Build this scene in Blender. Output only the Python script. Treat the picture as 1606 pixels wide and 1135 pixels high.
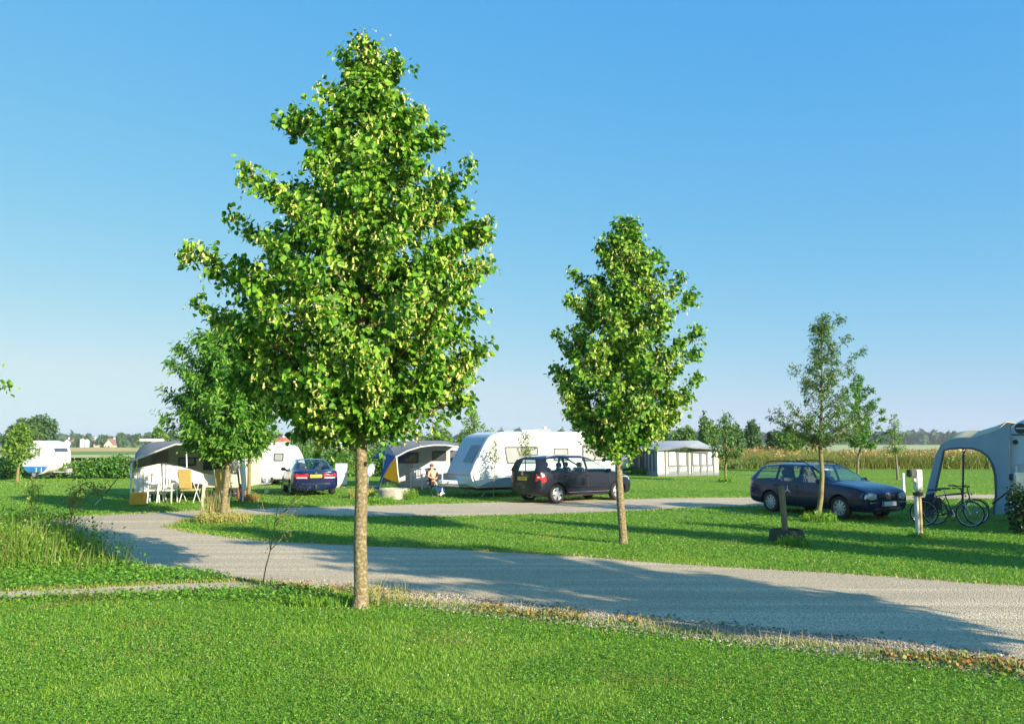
import bpy, bmesh, math, random
import numpy as np
from mathutils import Vector, Matrix, noise as mnoise
from mathutils.bvhtree import BVHTree
R = math.radians
for o in list(bpy.data.objects): bpy.data.objects.remove(o)
sc = bpy.context.scene
col = sc.collection
# ------------------------------------------------------------------ camera
F, CX, CY, HOR, EYE = 1300.0, 803.0, 567.5, 690.0, 2.1
PIT = math.atan((HOR - CY) / F)
cam_d = bpy.data.cameras.new('camera'); cam = bpy.data.objects.new('camera', cam_d); col.objects.link(cam)
cam.location = (0, 0, EYE); cam.rotation_euler = (math.pi / 2 + PIT, 0, 0)
cam_d.sensor_width = 36; cam_d.lens = 36 * F / 1606; cam_d.clip_end = 8000; cam_d.clip_start = .05
sc.camera = cam
# ------------------------------------------------------------------ sky, sun, exposure
SUN_EL, SUN_AZ = R(19.5), math.atan2(.73, -.68)          # azimuth clockwise from +Y
w = bpy.data.worlds.new('World'); sc.world = w; w.use_nodes = True
nt = w.node_tree
bg = nt.nodes['Background']
sky = nt.nodes.new('ShaderNodeTexSky'); sky.sky_type = 'NISHITA'; sky.sun_disc = False
sky.sun_elevation = SUN_EL; sky.sun_rotation = SUN_AZ
sky.altitude = 0; sky.air_density = 1.0; sky.dust_density = .5; sky.ozone_density = 2.0
# the camera's rendering of that sky: per-channel tone of the sky light (deep cyan-blue overhead, pale at the horizon)
sp_, cb_s = nt.nodes.new('ShaderNodeSeparateColor'), nt.nodes.new('ShaderNodeCombineColor'); nt.links.new(sky.outputs[0], sp_.inputs[0])
for k_, (a_, g_) in enumerate([(.60, 1.06), (.68, .45), (.82, .05)]):
    m1 = nt.nodes.new('ShaderNodeMath'); m1.operation = 'MULTIPLY'; m1.inputs[1].default_value = .17; nt.links.new(sp_.outputs[k_], m1.inputs[0])
    m2 = nt.nodes.new('ShaderNodeMath'); m2.operation = 'POWER'; m2.inputs[1].default_value = g_; nt.links.new(m1.outputs[0], m2.inputs[0])
    m3 = nt.nodes.new('ShaderNodeMath'); m3.operation = 'MULTIPLY'; m3.inputs[1].default_value = a_ / .17; nt.links.new(m2.outputs[0], m3.inputs[0]); nt.links.new(m3.outputs[0], cb_s.inputs[k_])
mg = nt.nodes.new('ShaderNodeMath'); mg.operation = 'MULTIPLY'; mg.inputs[1].default_value = .76; nt.links.new(cb_s.inputs[1].links[0].from_socket, mg.inputs[0])
mn = nt.nodes.new('ShaderNodeMath'); mn.operation = 'MINIMUM'; nt.links.new(cb_s.inputs[0].links[0].from_socket, mn.inputs[0]); nt.links.new(mg.outputs[0], mn.inputs[1]); nt.links.new(mn.outputs[0], cb_s.inputs[0])
nt.links.new(cb_s.outputs[0], bg.inputs[0]); bg.inputs[1].default_value = .085
sl = bpy.data.lights.new('sun', 'SUN'); sl.energy = 5.0; sl.angle = R(.5); sl.color = (1, .9, .72)
so = bpy.data.objects.new('sun', sl); col.objects.link(so)
sd = Vector((math.sin(SUN_AZ) * math.cos(SUN_EL), math.cos(SUN_AZ) * math.cos(SUN_EL), math.sin(SUN_EL)))
so.rotation_euler = sd.to_track_quat('Z', 'Y').to_euler(); so.location = (20, -20, 30)
sc.view_settings.view_transform = 'Standard'; sc.view_settings.look = 'None'
sc.view_settings.exposure = 1.08; sc.view_settings.gamma = 1
sc.render.engine = 'CYCLES'
# ------------------------------------------------------------------ helpers
def ray(px, py):
    dx = (px - CX) / F; dz = -(py - CY) / F; c, s = math.cos(PIT), math.sin(PIT)
    return dx, c - dz * s, s + dz * c
def G(px, py, z=0.0):
    x, y, zz = ray(px, py); t = (z - EYE) / zz
    return (x * t, y * t)
def W(px, py, Y):
    x, y, zz = ray(px, py); t = Y / y
    return Vector((x * t, Y, EYE + zz * t))
def gz(x, y):
    r = math.hypot(x, y); t = min(max((r - 80) / 420, 0), 1); t = t * t * (3 - 2 * t)
    return -2.4 * t
def tag(o, label=None, cat=None, group=None, kind=None):
    if label: o['label'] = label
    if cat: o['category'] = cat
    if group: o['group'] = group
    if kind: o['kind'] = kind
    return o
def empty(name, loc=(0, 0, 0), rz=0, label=None, cat=None, group=None):
    o = bpy.data.objects.new(name, None); col.objects.link(o); o.location = loc; o.rotation_euler = (0, 0, rz)
    o.empty_display_size = .2
    return tag(o, label, cat, group)
def link(name, me, parent=None, loc=None):
    o = bpy.data.objects.new(name, me); col.objects.link(o)
    if parent: o.parent = parent
    if loc: o.location = loc
    return o
def copy_tree(o, parent=None):
    c = o.copy(); col.objects.link(c); c.parent = parent
    for ch in o.children: copy_tree(ch, c)
    return c
class MB:
    def __init__(s): s.v = []; s.f = []; s.m = []; s.mi = 0
    def add(s, vs, fs):
        b = len(s.v); s.v += [tuple(v) for v in vs]; s.f += [tuple(i + b for i in f) for f in fs]; s.m += [s.mi] * len(fs); return s
    def box(s, c, d, rot=None, bev=0):
        x, y, z = d[0] / 2, d[1] / 2, d[2] / 2
        if bev:
            bm = bmesh.new(); bmesh.ops.create_cube(bm, size=1, matrix=Matrix.Diagonal((d[0], d[1], d[2], 1)))
            bmesh.ops.bevel(bm, geom=bm.edges[:], offset=bev, segments=2, affect='EDGES')
            vs = [v.co.copy() for v in bm.verts]; bm.verts.index_update(); fs = [[v.index for v in f.verts] for f in bm.faces]; bm.free()
        else:
            vs = [Vector((i, j, k)) for i in (-x, x) for j in (-y, y) for k in (-z, z)]
            fs = [(0, 1, 3, 2), (4, 6, 7, 5), (0, 4, 5, 1), (2, 3, 7, 6), (0, 2, 6, 4), (1, 5, 7, 3)]
        M = rot.to_matrix() if hasattr(rot, 'to_matrix') else None
        if M: vs = [M @ v for v in vs]
        return s.add([v + Vector(c) for v in vs], fs)
    def tube(s, pts, r, n=8, cap=True):
        pts = [Vector(p) for p in pts]; k = len(pts)
        rs = [r] * k if not hasattr(r, '__len__') else list(r)
        vs = []; up = None
        for i, p in enumerate(pts):
            t = (pts[min(i + 1, k - 1)] - pts[max(i - 1, 0)]);
            if t.length < 1e-9: t = Vector((0, 0, 1))
            t.normalize()
            if up is None: up = t.orthogonal().normalized()
            else:
                up = up - t * up.dot(t)
                up = up.normalized() if up.length > 1e-6 else t.orthogonal().normalized()
            q = t.cross(up)
            for j in range(n):
                a = 2 * math.pi * j / n; vs.append(p + (up * math.cos(a) + q * math.sin(a)) * rs[i])
        fs = [(i * n + j, i * n + (j + 1) % n, (i + 1) * n + (j + 1) % n, (i + 1) * n + j) for i in range(k - 1) for j in range(n)]
        if cap: fs += [tuple(range(n - 1, -1, -1)), tuple((k - 1) * n + j for j in range(n))]
        return s.add(vs, fs)
    def lathe(s, prof, c=(0, 0, 0), axis='z', n=24, closed=False):
        vs = []; k = len(prof)
        for r, h in prof:
            for j in range(n):
                a = 2 * math.pi * j / n; x, y = r * math.cos(a), r * math.sin(a)
                p = (x, y, h) if axis == 'z' else ((x, h, y) if axis == 'y' else (h, x, y))
                vs.append(Vector(p) + Vector(c))
        kk = k if closed else k - 1
        fs = [(i * n + j, i * n + (j + 1) % n, ((i + 1) % k) * n + (j + 1) % n, ((i + 1) % k) * n + j) for i in range(kk) for j in range(n)]
        return s.add(vs, fs)
    def slab(s, pts, off):
        """polygon given by pts, given thickness by the vector off"""
        pts = [Vector(p) for p in pts]; n = len(pts); off = Vector(off)
        vs = pts + [p + off for p in pts]
        fs = [tuple(range(n)), tuple(range(2 * n - 1, n - 1, -1))] + [(i, i + n, (i + 1) % n + n, (i + 1) % n) for i in range(n)]
        return s.add(vs, fs)
    def sheet(s, grid, off):
        """rectangular grid of points [[p..]..] made solid by vector off"""
        a = len(grid); b = len(grid[0]); off = Vector(off)
        vs = [Vector(p) for row in grid for p in row]; vs += [v + off for v in vs]; N = a * b; fs = []
        for i in range(a - 1):
            for j in range(b - 1):
                q = (i * b + j, i * b + j + 1, (i + 1) * b + j + 1, (i + 1) * b + j); fs += [q, tuple(x + N for x in q[::-1])]
        for i in range(a - 1):
            for j in (0, b - 1): fs.append((i * b + j, (i + 1) * b + j, (i + 1) * b + j + N, i * b + j + N))
        for j in range(b - 1):
            for i in (0, a - 1): fs.append((i * b + j, i * b + j + 1, i * b + j + 1 + N, i * b + j + N))
        return s.add(vs, fs)
    def build(s, name, mats, parent=None, smooth=False, loc=None, bevel=0, rel=None):
        me = bpy.data.meshes.new(name)
        if rel is not None: s.v = [(v[0] - rel[0], v[1] - rel[1], v[2] - rel[2]) for v in s.v]
        me.from_pydata(s.v, [], s.f)
        for m in (mats if isinstance(mats, (list, tuple)) else [mats]): me.materials.append(m)
        for p, i in zip(me.polygons, s.m): p.material_index = i
        bm = bmesh.new(); bm.from_mesh(me); bmesh.ops.recalc_face_normals(bm, faces=bm.faces)
        if smooth:
            for f in bm.faces: f.smooth = True
            for e in bm.edges:
                if len(e.link_faces) == 2 and e.calc_face_angle(0) > R(42): e.smooth = False
        bm.to_mesh(me); bm.free()
        o = link(name, me, parent, loc)
        if bevel:
            md = o.modifiers.new('b', 'BEVEL'); md.width = bevel; md.segments = 2; md.limit_method = 'ANGLE'
        return o
def fast_mesh(name, V, quads=None, tris=None, mats=(), midx=None, smooth=False):
    me = bpy.data.meshes.new(name); V = np.asarray(V, dtype=np.float32)
    nq = 0 if quads is None else len(quads); nt_ = 0 if tris is None else len(tris)
    me.vertices.add(len(V)); me.vertices.foreach_set('co', V.ravel())
    L = []
    if nq: L.append(np.asarray(quads, dtype=np.int32).ravel())
    if nt_: L.append(np.asarray(tris, dtype=np.int32).ravel())
    L = np.concatenate(L); me.loops.add(len(L)); me.loops.foreach_set('vertex_index', L)
    me.polygons.add(nq + nt_)
    st = np.concatenate([np.arange(nq) * 4, nq * 4 + np.arange(nt_) * 3]).astype(np.int32)
    me.polygons.foreach_set('loop_start', st)
    if midx is not None: me.polygons.foreach_set('material_index', np.asarray(midx, dtype=np.int32))
    me.polygons.foreach_set('use_smooth', np.full(nq + nt_, smooth))
    for m in mats: me.materials.append(m)
    me.update(calc_edges=True); me.validate()
    return me
def nrm(a): return a / np.maximum(np.linalg.norm(a, axis=-1, keepdims=True), 1e-9)
# ------------------------------------------------------------------ materials
def S(r, g, b):
    f = lambda c: ((c / 255) / 12.92 if c / 255 <= .04045 else ((c / 255 + .055) / 1.055) ** 2.4)
    return (f(r), f(g), f(b))
MATS = {}
def mat(name, c, rough=.6, metal=0, c2=None, scale=6, bump=0, bscale=None, coat=0, spec=.5, detail=6, emit=None, trans=0, band=(.35, .68)):
    """plain surface: two tones of the same paint or cloth mixed by noise, with optional bump"""
    if name in MATS: return MATS[name]
    m = bpy.data.materials.new(name); m.use_nodes = True; N = m.node_tree.nodes; Lk = m.node_tree.links
    b = N['Principled BSDF']; b.inputs['Roughness'].default_value = rough; b.inputs['Metallic'].default_value = metal
    b.inputs['Coat Weight'].default_value = coat; b.inputs['Coat Roughness'].default_value = .05; b.inputs['Specular IOR Level'].default_value = spec
    tc = N.new('ShaderNodeTexCoord'); nz = N.new('ShaderNodeTexNoise'); nz.inputs['Scale'].default_value = scale; nz.inputs['Detail'].default_value = detail
    Lk.new(tc.outputs['Object'], nz.inputs['Vector'])
    mx = N.new('ShaderNodeMix'); mx.data_type = 'RGBA'
    mr = N.new('ShaderNodeMapRange'); mr.inputs[1].default_value = band[0]; mr.inputs[2].default_value = band[1]
    Lk.new(nz.outputs['Fac'], mr.inputs[0]); Lk.new(mr.outputs[0], mx.inputs['Factor'])
    if c2 is None: c2 = tuple(x * .86 for x in c)
    mx.inputs['A'].default_value = (*c, 1); mx.inputs['B'].default_value = (*c2, 1)
    Lk.new(mx.outputs['Result'], b.inputs['Base Color'])
    if bump:
        n2 = N.new('ShaderNodeTexNoise'); n2.inputs['Scale'].default_value = bscale or scale * 4; n2.inputs['Detail'].default_value = 8
        Lk.new(tc.outputs['Object'], n2.inputs['Vector'])
        bp = N.new('ShaderNodeBump'); bp.inputs['Strength'].default_value = bump; bp.inputs['Distance'].default_value = .02
        Lk.new(n2.outputs['Fac'], bp.inputs['Height']); Lk.new(bp.outputs[0], b.inputs['Normal'])
    if trans:
        tr = N.new('ShaderNodeBsdfTranslucent'); Lk.new(mx.outputs['Result'], tr.inputs['Color']); ms = N.new('ShaderNodeMixShader'); ms.inputs[0].default_value = trans
        Lk.new(b.outputs[0], ms.inputs[1]); Lk.new(tr.outputs[0], ms.inputs[2]); Lk.new(ms.outputs[0], N['Material Output'].inputs['Surface'])
    MATS[name] = m; return m
def leafmat(name, cols, trans=.35, rough=.5, tcol=(1.25, 1.35, .5), spec=.35, patch=None):
    """cols: list of (position, colour) picked per leaf"""
    if name in MATS: return MATS[name]
    m = bpy.data.materials.new(name); m.use_nodes = True; N = m.node_tree.nodes; Lk = m.node_tree.links
    b = N['Principled BSDF']; out = N['Material Output']
    g = N.new('ShaderNodeNewGeometry'); rp = N.new('ShaderNodeValToRGB'); cr = rp.color_ramp
    while len(cr.elements) < len(cols): cr.elements.new(.5)
    for e, (p, c) in zip(cr.elements, cols): e.position = p; e.color = (*c, 1)
    Lk.new(g.outputs['Random Per Island'], rp.inputs[0]); Lk.new(rp.outputs[0], b.inputs['Base Color'])
    if patch:  # larger worn or dry patches across the whole sward
        tc = N.new('ShaderNodeTexCoord'); nz = N.new('ShaderNodeTexNoise'); nz.inputs['Scale'].default_value = patch[1]; nz.inputs['Detail'].default_value = 5; Lk.new(tc.outputs['Object'], nz.inputs['Vector'])
        mr = N.new('ShaderNodeMapRange'); mr.inputs[1].default_value = patch[2]; mr.inputs[2].default_value = patch[3]; mr.inputs[4].default_value = .75; Lk.new(nz.outputs['Fac'], mr.inputs[0])
        px_ = N.new('ShaderNodeMix'); px_.data_type = 'RGBA'; Lk.new(mr.outputs[0], px_.inputs['Factor']); Lk.new(rp.outputs[0], px_.inputs['A']); px_.inputs['B'].default_value = (*patch[0], 1)
        Lk.new(px_.outputs['Result'], b.inputs['Base Color'])
    b.inputs['Roughness'].default_value = rough; b.inputs['Specular IOR Level'].default_value = spec
    tr = N.new('ShaderNodeBsdfTranslucent'); mu = N.new('ShaderNodeMix'); mu.data_type = 'RGBA'; mu.blend_type = 'MULTIPLY'; mu.inputs['Factor'].default_value = 1
    Lk.new(rp.outputs[0], mu.inputs['A']); mu.inputs['B'].default_value = (*tcol, 1); Lk.new(mu.outputs['Result'], tr.inputs['Color'])
    mx = N.new('ShaderNodeMixShader'); mx.inputs[0].default_value = trans
    Lk.new(b.outputs[0], mx.inputs[1]); Lk.new(tr.outputs[0], mx.inputs[2]); Lk.new(mx.outputs[0], out.inputs['Surface'])
    MATS[name] = m; return m
def glassmat(name, c=(.55, .62, .62), mixf=.45, rough=.03):
    m = bpy.data.materials.new(name); m.use_nodes = True; N = m.node_tree.nodes; Lk = m.node_tree.links
    out = N['Material Output']; N.remove(N['Principled BSDF'])
    t = N.new('ShaderNodeBsdfTransparent'); t.inputs[0].default_value = (*c, 1)
    g = N.new('ShaderNodeBsdfGlossy'); g.inputs['Roughness'].default_value = rough; g.inputs['Color'].default_value = (.9, .95, 1, 1)
    nz = N.new('ShaderNodeTexNoise'); nz.inputs['Scale'].default_value = 3
    fr = N.new('ShaderNodeLayerWeight'); fr.inputs[0].default_value = .5
    pw_ = N.new('ShaderNodeMath'); pw_.operation = 'POWER'; pw_.inputs[1].default_value = 4; Lk.new(fr.outputs['Facing'], pw_.inputs[0])
    mr = N.new('ShaderNodeMath'); mr.operation = 'MULTIPLY_ADD'; mr.inputs[1].default_value = .7; mr.inputs[2].default_value = mixf * .25
    Lk.new(pw_.outputs[0], mr.inputs[0])
    mx = N.new('ShaderNodeMixShader'); Lk.new(mr.outputs[0], mx.inputs[0]); Lk.new(t.outputs[0], mx.inputs[1]); Lk.new(g.outputs[0], mx.inputs[2])
    Lk.new(mx.outputs[0], out.inputs['Surface']); MATS[name] = m; return m
# ------------------------------------------------------------------ ground
def ground_material():
    m = bpy.data.materials.new('lawn_ground'); m.use_nodes = True; N = m.node_tree.nodes; Lk = m.node_tree.links
    b = N['Principled BSDF']; b.inputs['Roughness'].default_value = .85; b.inputs['Specular IOR Level'].default_value = .15
    tc = N.new('ShaderNodeTexCoord')
    def nz(s, d=6):
        n = N.new('ShaderNodeTexNoise'); n.inputs['Scale'].default_value = s; n.inputs['Detail'].default_value = d; Lk.new(tc.outputs['Object'], n.inputs['Vector']); return n
    def mixc(fac, a, bb):
        x = N.new('ShaderNodeMix'); x.data_type = 'RGBA'
        if fac is not None: Lk.new(fac, x.inputs['Factor'])
        for k, c in (('A', a), ('B', bb)):
            if isinstance(c, tuple): x.inputs[k].default_value = (*c, 1)
            else: Lk.new(c, x.inputs[k])
        return x.outputs['Result']
    def mr(src, lo, hi):
        r = N.new('ShaderNodeMapRange'); r.inputs[1].default_value = lo; r.inputs[2].default_value = hi; Lk.new(src, r.inputs[0]); return r.outputs[0]
    n1, n2, n3 = nz(.35), nz(14, 8), nz(90, 3)
    c = mixc(mr(n1.outputs[0], .4, .62), (.125, .25, .018), (.165, .28, .022))
    c = mixc(mr(n2.outputs[0], .38, .7), c, (.10, .215, .018))
    c = mixc(mr(n3.outputs[0], .5, .75), c, (.2, .30, .035))
    n4 = nz(.9, 8); c = mixc(mr(n4.outputs[0], .66, .78), c, (.24, .25, .06))
    Lk.new(c, b.inputs['Base Color'])
    bp = N.new('ShaderNodeBump'); bp.inputs['Strength'].default_value = .8; bp.inputs['Distance'].default_value = .03
    Lk.new(n2.outputs[0], bp.inputs['Height']); Lk.new(bp.outputs[0], b.inputs['Normal'])
    return m
def sym(n, far, near): # symmetric, denser near zero
    t = np.linspace(-1, 1, n); a = math.asinh(far / near); return near * np.sinh(a * t)
xs, ys = sym(110, 3500, 30), sym(110, 3500, 30)
X, Y = np.meshgrid(xs, ys, indexing='ij')
Z = np.vectorize(gz)(X, Y)
V = np.stack([X, Y, Z], -1).reshape(-1, 3)
idx = np.arange(110 * 110).reshape(110, 110)
Q = np.stack([idx[:-1, :-1], idx[1:, :-1], idx[1:, 1:], idx[:-1, 1:]], -1).reshape(-1, 4)
ground = link('ground', fast_mesh('ground', V, quads=Q, mats=[ground_material()], smooth=True)); tag(ground, kind='structure')

def strip(name, x0, x1, y0, y1, m, dz, nx=24, ny=16, wob=0, kind='structure'):
    vs = []
    for i in range(nx + 1):
        for j in range(ny + 1):
            x = x0 + (x1 - x0) * i / nx; y = y0 + (y1 - y0) * j / ny
            y += wob * math.sin(x * .013 + j)
            vs.append((x, y, gz(x, y) + dz))
    b = MB(); b.add(vs, [(i * (ny + 1) + j, (i + 1) * (ny + 1) + j, (i + 1) * (ny + 1) + j + 1, i * (ny + 1) + j + 1) for i in range(nx) for j in range(ny)])
    o = b.build(name, m, smooth=True); return tag(o, kind=kind)
m_wheat = mat('ripe_wheat', (.62, .40, .13), .9, c2=(.5, .33, .1), scale=.3, bump=.4, bscale=3)
m_green = mat('green_crop', (.10, .23, .03), .9, c2=(.14, .28, .04), scale=.1)
m_pale = mat('pale_stubble', (.50, .46, .20), .9, c2=(.36, .42, .15), scale=.06)
strip('pale_field', -420, -22, 84, 104, m_pale, .35)
strip('green_field', -460, -20, 104.3, 150, m_green, .36)
strip('wheat_field', -700, -30, 150.3, 470, m_wheat, .37)
strip('stubble_field', 15, 900, 92, 700, mat('stubble', (.47, .42, .20), .9, c2=(.33, .38, .13), scale=.012), .3, 40, 30)

# roads: outlines measured in the photograph, laid out on the ground plane
def crom(P, n=8):
    P = [Vector(p) for p in P]; out = []
    for i in range(len(P) - 1):
        a, b, c, d = P[max(i - 1, 0)], P[i], P[i + 1], P[min(i + 2, len(P) - 1)]
        for k in range(n):
            t = k / n; out.append(.5 * ((2 * b) + (c - a) * t + (2 * a - 5 * b + 4 * c - d) * t * t + (3 * b - a - 3 * c + d) * t ** 3))
    out.append(P[-1]); return out
def gpx(L): return [Vector(G(*p)) for p in L]
def outline(edges):
    out = []
    for e in edges: out += crom(e, 10)
    # resample + ragged
    res = []
    for i in range(len(out)):
        a = out[i]; b = out[(i + 1) % len(out)]; d = (b - a).length; k = max(1, min(60, int(d / .12)))
        for j in range(k):
            p = a.lerp(b, j / k); q = Vector((p.x, p.y, 0))
            n1 = mnoise.noise(q * 1.3) * .10 + mnoise.noise(q * 5) * .05
            t = (b - a).normalized() if d > 1e-6 else Vector((1, 0)); res.append(Vector((p.x - t.y * n1, p.y + t.x * n1)))
    return res
up_main = gpx([(262, 826), (300, 834), (380, 845), (470, 851), (560, 855), (680, 860), (800, 866), (900, 872), (1000, 880), (1200, 893), (1400, 904), (1606, 918)]) + [Vector((16, 9.2)), Vector((24, 4))]
lo_main = [Vector((20, -2)), Vector((11, 3.8))] + gpx([(1606, 1053), (1500, 1040), (1400, 1028), (1300, 1016), (1200, 1005), (1100, 994), (1000, 982), (900, 970), (800, 960), (720, 950), (640, 942), (560, 932), (500, 927), (430, 923), (390, 916), (340, 905), (290, 897), (240, 892), (190, 885), (130, 872), (60, 858), (0, 850)]) + [Vector((-24, 14.2)), Vector((-50, 13))]
top_l = [Vector((-50, 22.5)), Vector((-30, 21.5))] + gpx([(-60, 822), (0, 819), (60, 815), (120, 810), (200, 806), (262, 803), (330, 799.5), (400, 797), (480, 795), (560, 793.5), (640, 791), (720, 789), (800, 787), (900, 784), (1000, 782), (1100, 780.5), (1190, 779.5), (1300, 778), (1400, 777), (1500, 776), (1606, 775)]) + [Vector((40, 32))]
lo_2 = [Vector((40, 28.4))] + gpx([(1606, 783), (1400, 786), (1260, 789), (1190, 794), (1120, 796), (1060, 798), (1000, 801), (900, 805), (800, 808), (700, 810), (560, 810), (480, 809), (420, 808), (370, 808), (330, 810), (300, 814), (262, 826)])
ROAD = outline([up_main, lo_main, top_l, lo_2])
PATH = outline([gpx([(440, 915), (380, 911), (330, 914), (270, 915), (200, 919), (130, 923), (60, 925), (0, 927)]) + [Vector((-14, 11.4))],
                [Vector((-14, 10.6))] + gpx([(0, 940), (60, 938), (130, 937), (200, 933), (300, 929), (400, 926.5), (480, 927), (520, 928), (470, 920)])])
def inpoly(P, X, Y):
    px = np.array([p.x for p in P]); py = np.array([p.y for p in P]); n = len(P)
    ins = np.zeros(X.shape, bool); j = n - 1
    for i in range(n):
        c = ((py[i] > Y) != (py[j] > Y))
        if c.any():
            with np.errstate(divide='ignore', invalid='ignore'):
                ins ^= c & (X < (px[j] - px[i]) * (Y - py[i]) / (py[j] - py[i] + 1e-12) + px[i])
        j = i
    return ins
def roadmat(name, c, c2, c3):
    m = bpy.data.materials.new(name); m.use_nodes = True; N = m.node_tree.nodes; Lk = m.node_tree.links
    b = N['Principled BSDF']; b.inputs['Roughness'].default_value = .9; b.inputs['Specular IOR Level'].default_value = .2
    tc = N.new('ShaderNodeTexCoord')
    def nz(s, d=6):
        n = N.new('ShaderNodeTexNoise'); n.inputs['Scale'].default_value = s; n.inputs['Detail'].default_value = d; Lk.new(tc.outputs['Object'], n.inputs['Vector']); return n
    def mx(f, lo, hi, a, bb):
        r = N.new('ShaderNodeMapRange'); r.inputs[1].default_value = lo; r.inputs[2].default_value = hi; Lk.new(f, r.inputs[0])
        x = N.new('ShaderNodeMix'); x.data_type = 'RGBA'; Lk.new(r.outputs[0], x.inputs['Factor'])
        for k, q in (('A', a), ('B', bb)):
            if isinstance(q, tuple): x.inputs[k].default_value = (*q, 1)
            else: Lk.new(q, x.inputs[k])
        return x.outputs['Result']
    n1 = nz(.5); n2 = nz(60, 4); vo = N.new('ShaderNodeTexVoronoi'); vo.inputs['Scale'].default_value = 45; Lk.new(tc.outputs['Object'], vo.inputs['Vector'])
    # wheel tracks: streaks along the road
    mp = N.new('ShaderNodeMapping'); mp.inputs['Rotation'].default_value = (0, 0, R(34)); mp.inputs['Scale'].default_value = (.07, 1.9, 1)
    Lk.new(tc.outputs['Object'], mp.inputs['Vector']); n3 = nz(1.2, 5); Lk.new(mp.outputs[0], n3.inputs['Vector'])
    c_ = mx(n1.outputs[0], .38, .62, c, c2); c_ = mx(n3.outputs[0], .46, .36, c_, tuple(q * .74 for q in c)); c_ = mx(n3.outputs[0], .5, .60, c_, tuple(min(1, q * 1.28) for q in c))
    c_ = mx(n2.outputs[0], .45, .7, c_, c3); c_ = mx(vo.outputs['Distance'], .42, .72, c_, tuple(q * .55 for q in c))
    Lk.new(c_, b.inputs['Base Color'])
    bp = N.new('ShaderNodeBump'); bp.inputs['Strength'].default_value = .55; bp.inputs['Distance'].default_value = .015
    Lk.new(vo.outputs['Distance'], bp.inputs['Height']); Lk.new(bp.outputs[0], b.inputs['Normal']); return m
m_road = roadmat('fine_gravel', (.62, .50, .33), (.52, .42, .275), (.74, .62, .44))
def sheet_poly(name, P, z, m):
    me = bpy.data.meshes.new(name); bm = bmesh.new()
    vs = [bm.verts.new((p.x, p.y, z)) for p in P]
    es = [bm.edges.new((vs[i], vs[(i + 1) % len(vs)])) for i in range(len(vs))]
    bmesh.ops.triangle_fill(bm, edges=es, use_beauty=False, use_dissolve=False, normal=(0, 0, 1))
    for f in bm.faces:
        if f.normal.z < 0: f.normal_flip()
    bm.to_mesh(me); bm.free(); me.materials.append(m)
    return tag(link(name, me), kind='structure')
sheet_poly('road', ROAD, .006, m_road)
sheet_poly('footpath', PATH, .012, m_road)

# ------------------------------------------------------------------ grass, clover, verge growth
rng = np.random.default_rng(7)
def scatter(n, r0, r1, pw, half=R(38)):
    """points in a sector, density ~ r**-pw"""
    rr = np.linspace(r0, r1, 2000); d = rr ** (1 - pw); c = np.cumsum(d); c /= c[-1]
    r = np.interp(rng.random(n), c, rr); a = rng.uniform(-half, half, n); return r * np.sin(a), r * np.cos(a), r
def lownoise(x, y, s, seed=0):
    """cheap smooth noise from summed sines"""
    v = 0
    rg = np.random.default_rng(seed)
    for k in range(6):
        a = rg.uniform(0, 6.28); f = s * (1 + .6 * k) ; v = v + np.sin((x * math.cos(a) + y * math.sin(a)) * f + rg.uniform(0, 6.28)) / (1 + .5 * k)
    return v / 2.4
def blades(x, y, h, wd, lean=.5, z=0.0):
    n = len(x); a = rng.uniform(0, 6.283, n); d = np.stack([np.cos(a), np.sin(a), np.zeros(n)], -1)
    b = rng.uniform(0, 6.283, n); ln = np.stack([np.cos(b), np.sin(b), np.zeros(n)], -1) * (h * lean * rng.random(n))[:, None]
    p = np.stack([x, y, np.full(n, z) if np.isscalar(z) else z], -1); up = np.array([0, 0, 1.0])
    v0 = p - d * (wd / 2)[:, None]; v1 = p + d * (wd / 2)[:, None]; m_ = p + up * (h * .6)[:, None] + ln * .4
    v2 = m_ + d * (wd * .4)[:, None]; v3 = m_ - d * (wd * .4)[:, None]; v4 = p + up * h[:, None] + ln
    V = np.stack([v0, v1, v2, v3, v4], 1).reshape(-1, 3); k = np.arange(n)[:, None] * 5
    return V, k + np.array([0, 1, 2, 3]), k + np.array([3, 2, 4])
def leaflets(x, y, z, s, tilt=.5, yaw=None):
    n = len(x); nv = nrm(np.stack([rng.normal(0, tilt, n), rng.normal(0, tilt, n), np.ones(n)], -1))
    a = rng.uniform(0, 6.283, n); t = np.stack([np.cos(a), np.sin(a), np.zeros(n)], -1); t = nrm(t - nv * (t * nv).sum(-1, keepdims=True)); u = np.cross(nv, t)
    p = np.stack([x, y, z], -1); s = s[:, None]
    V = np.stack([p - t * s * .5, p + u * s * .45, p + t * s * .5, p - u * s * .45], 1).reshape(-1, 3)
    return V, np.arange(n * 4).reshape(-1, 4)
g_cols = [(0, (.10, .23, .018)), (.35, (.15, .30, .022)), (.7, (.20, .36, .03)), (.93, (.29, .42, .05)), (1, (.42, .40, .14))]
m_blade = leafmat('grass_blade', g_cols, trans=.3, rough=.5, patch=((.30, .27, .07), .75, .56, .68))
m_clover = leafmat('clover_leaf', [(0, (.07, .20, .02)), (.5, (.11, .28, .025)), (1, (.20, .38, .04))], trans=.3, rough=.5, patch=((.15, .17, .04), .75, .58, .70))
def keep_off(x, y):
    return ~(inpoly(ROAD, x, y) | inpoly(PATH, x, y))
x, y, r = scatter(430000, 5.0, 62, 2.05); k = keep_off(x, y); x, y, r = x[k], y[k], r[k]
sc_ = (r / 6) ** .75; h = (.018 + .022 * rng.random(len(x))) * np.minimum(sc_, 1.35) * (1 + .35 * lownoise(x, y, 1.3)); wd = .0042 * sc_ * (.7 + .6 * rng.random(len(x)))
V, Qd, T = blades(x, y, np.maximum(h * .85, .012), wd, 1.0)
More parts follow.
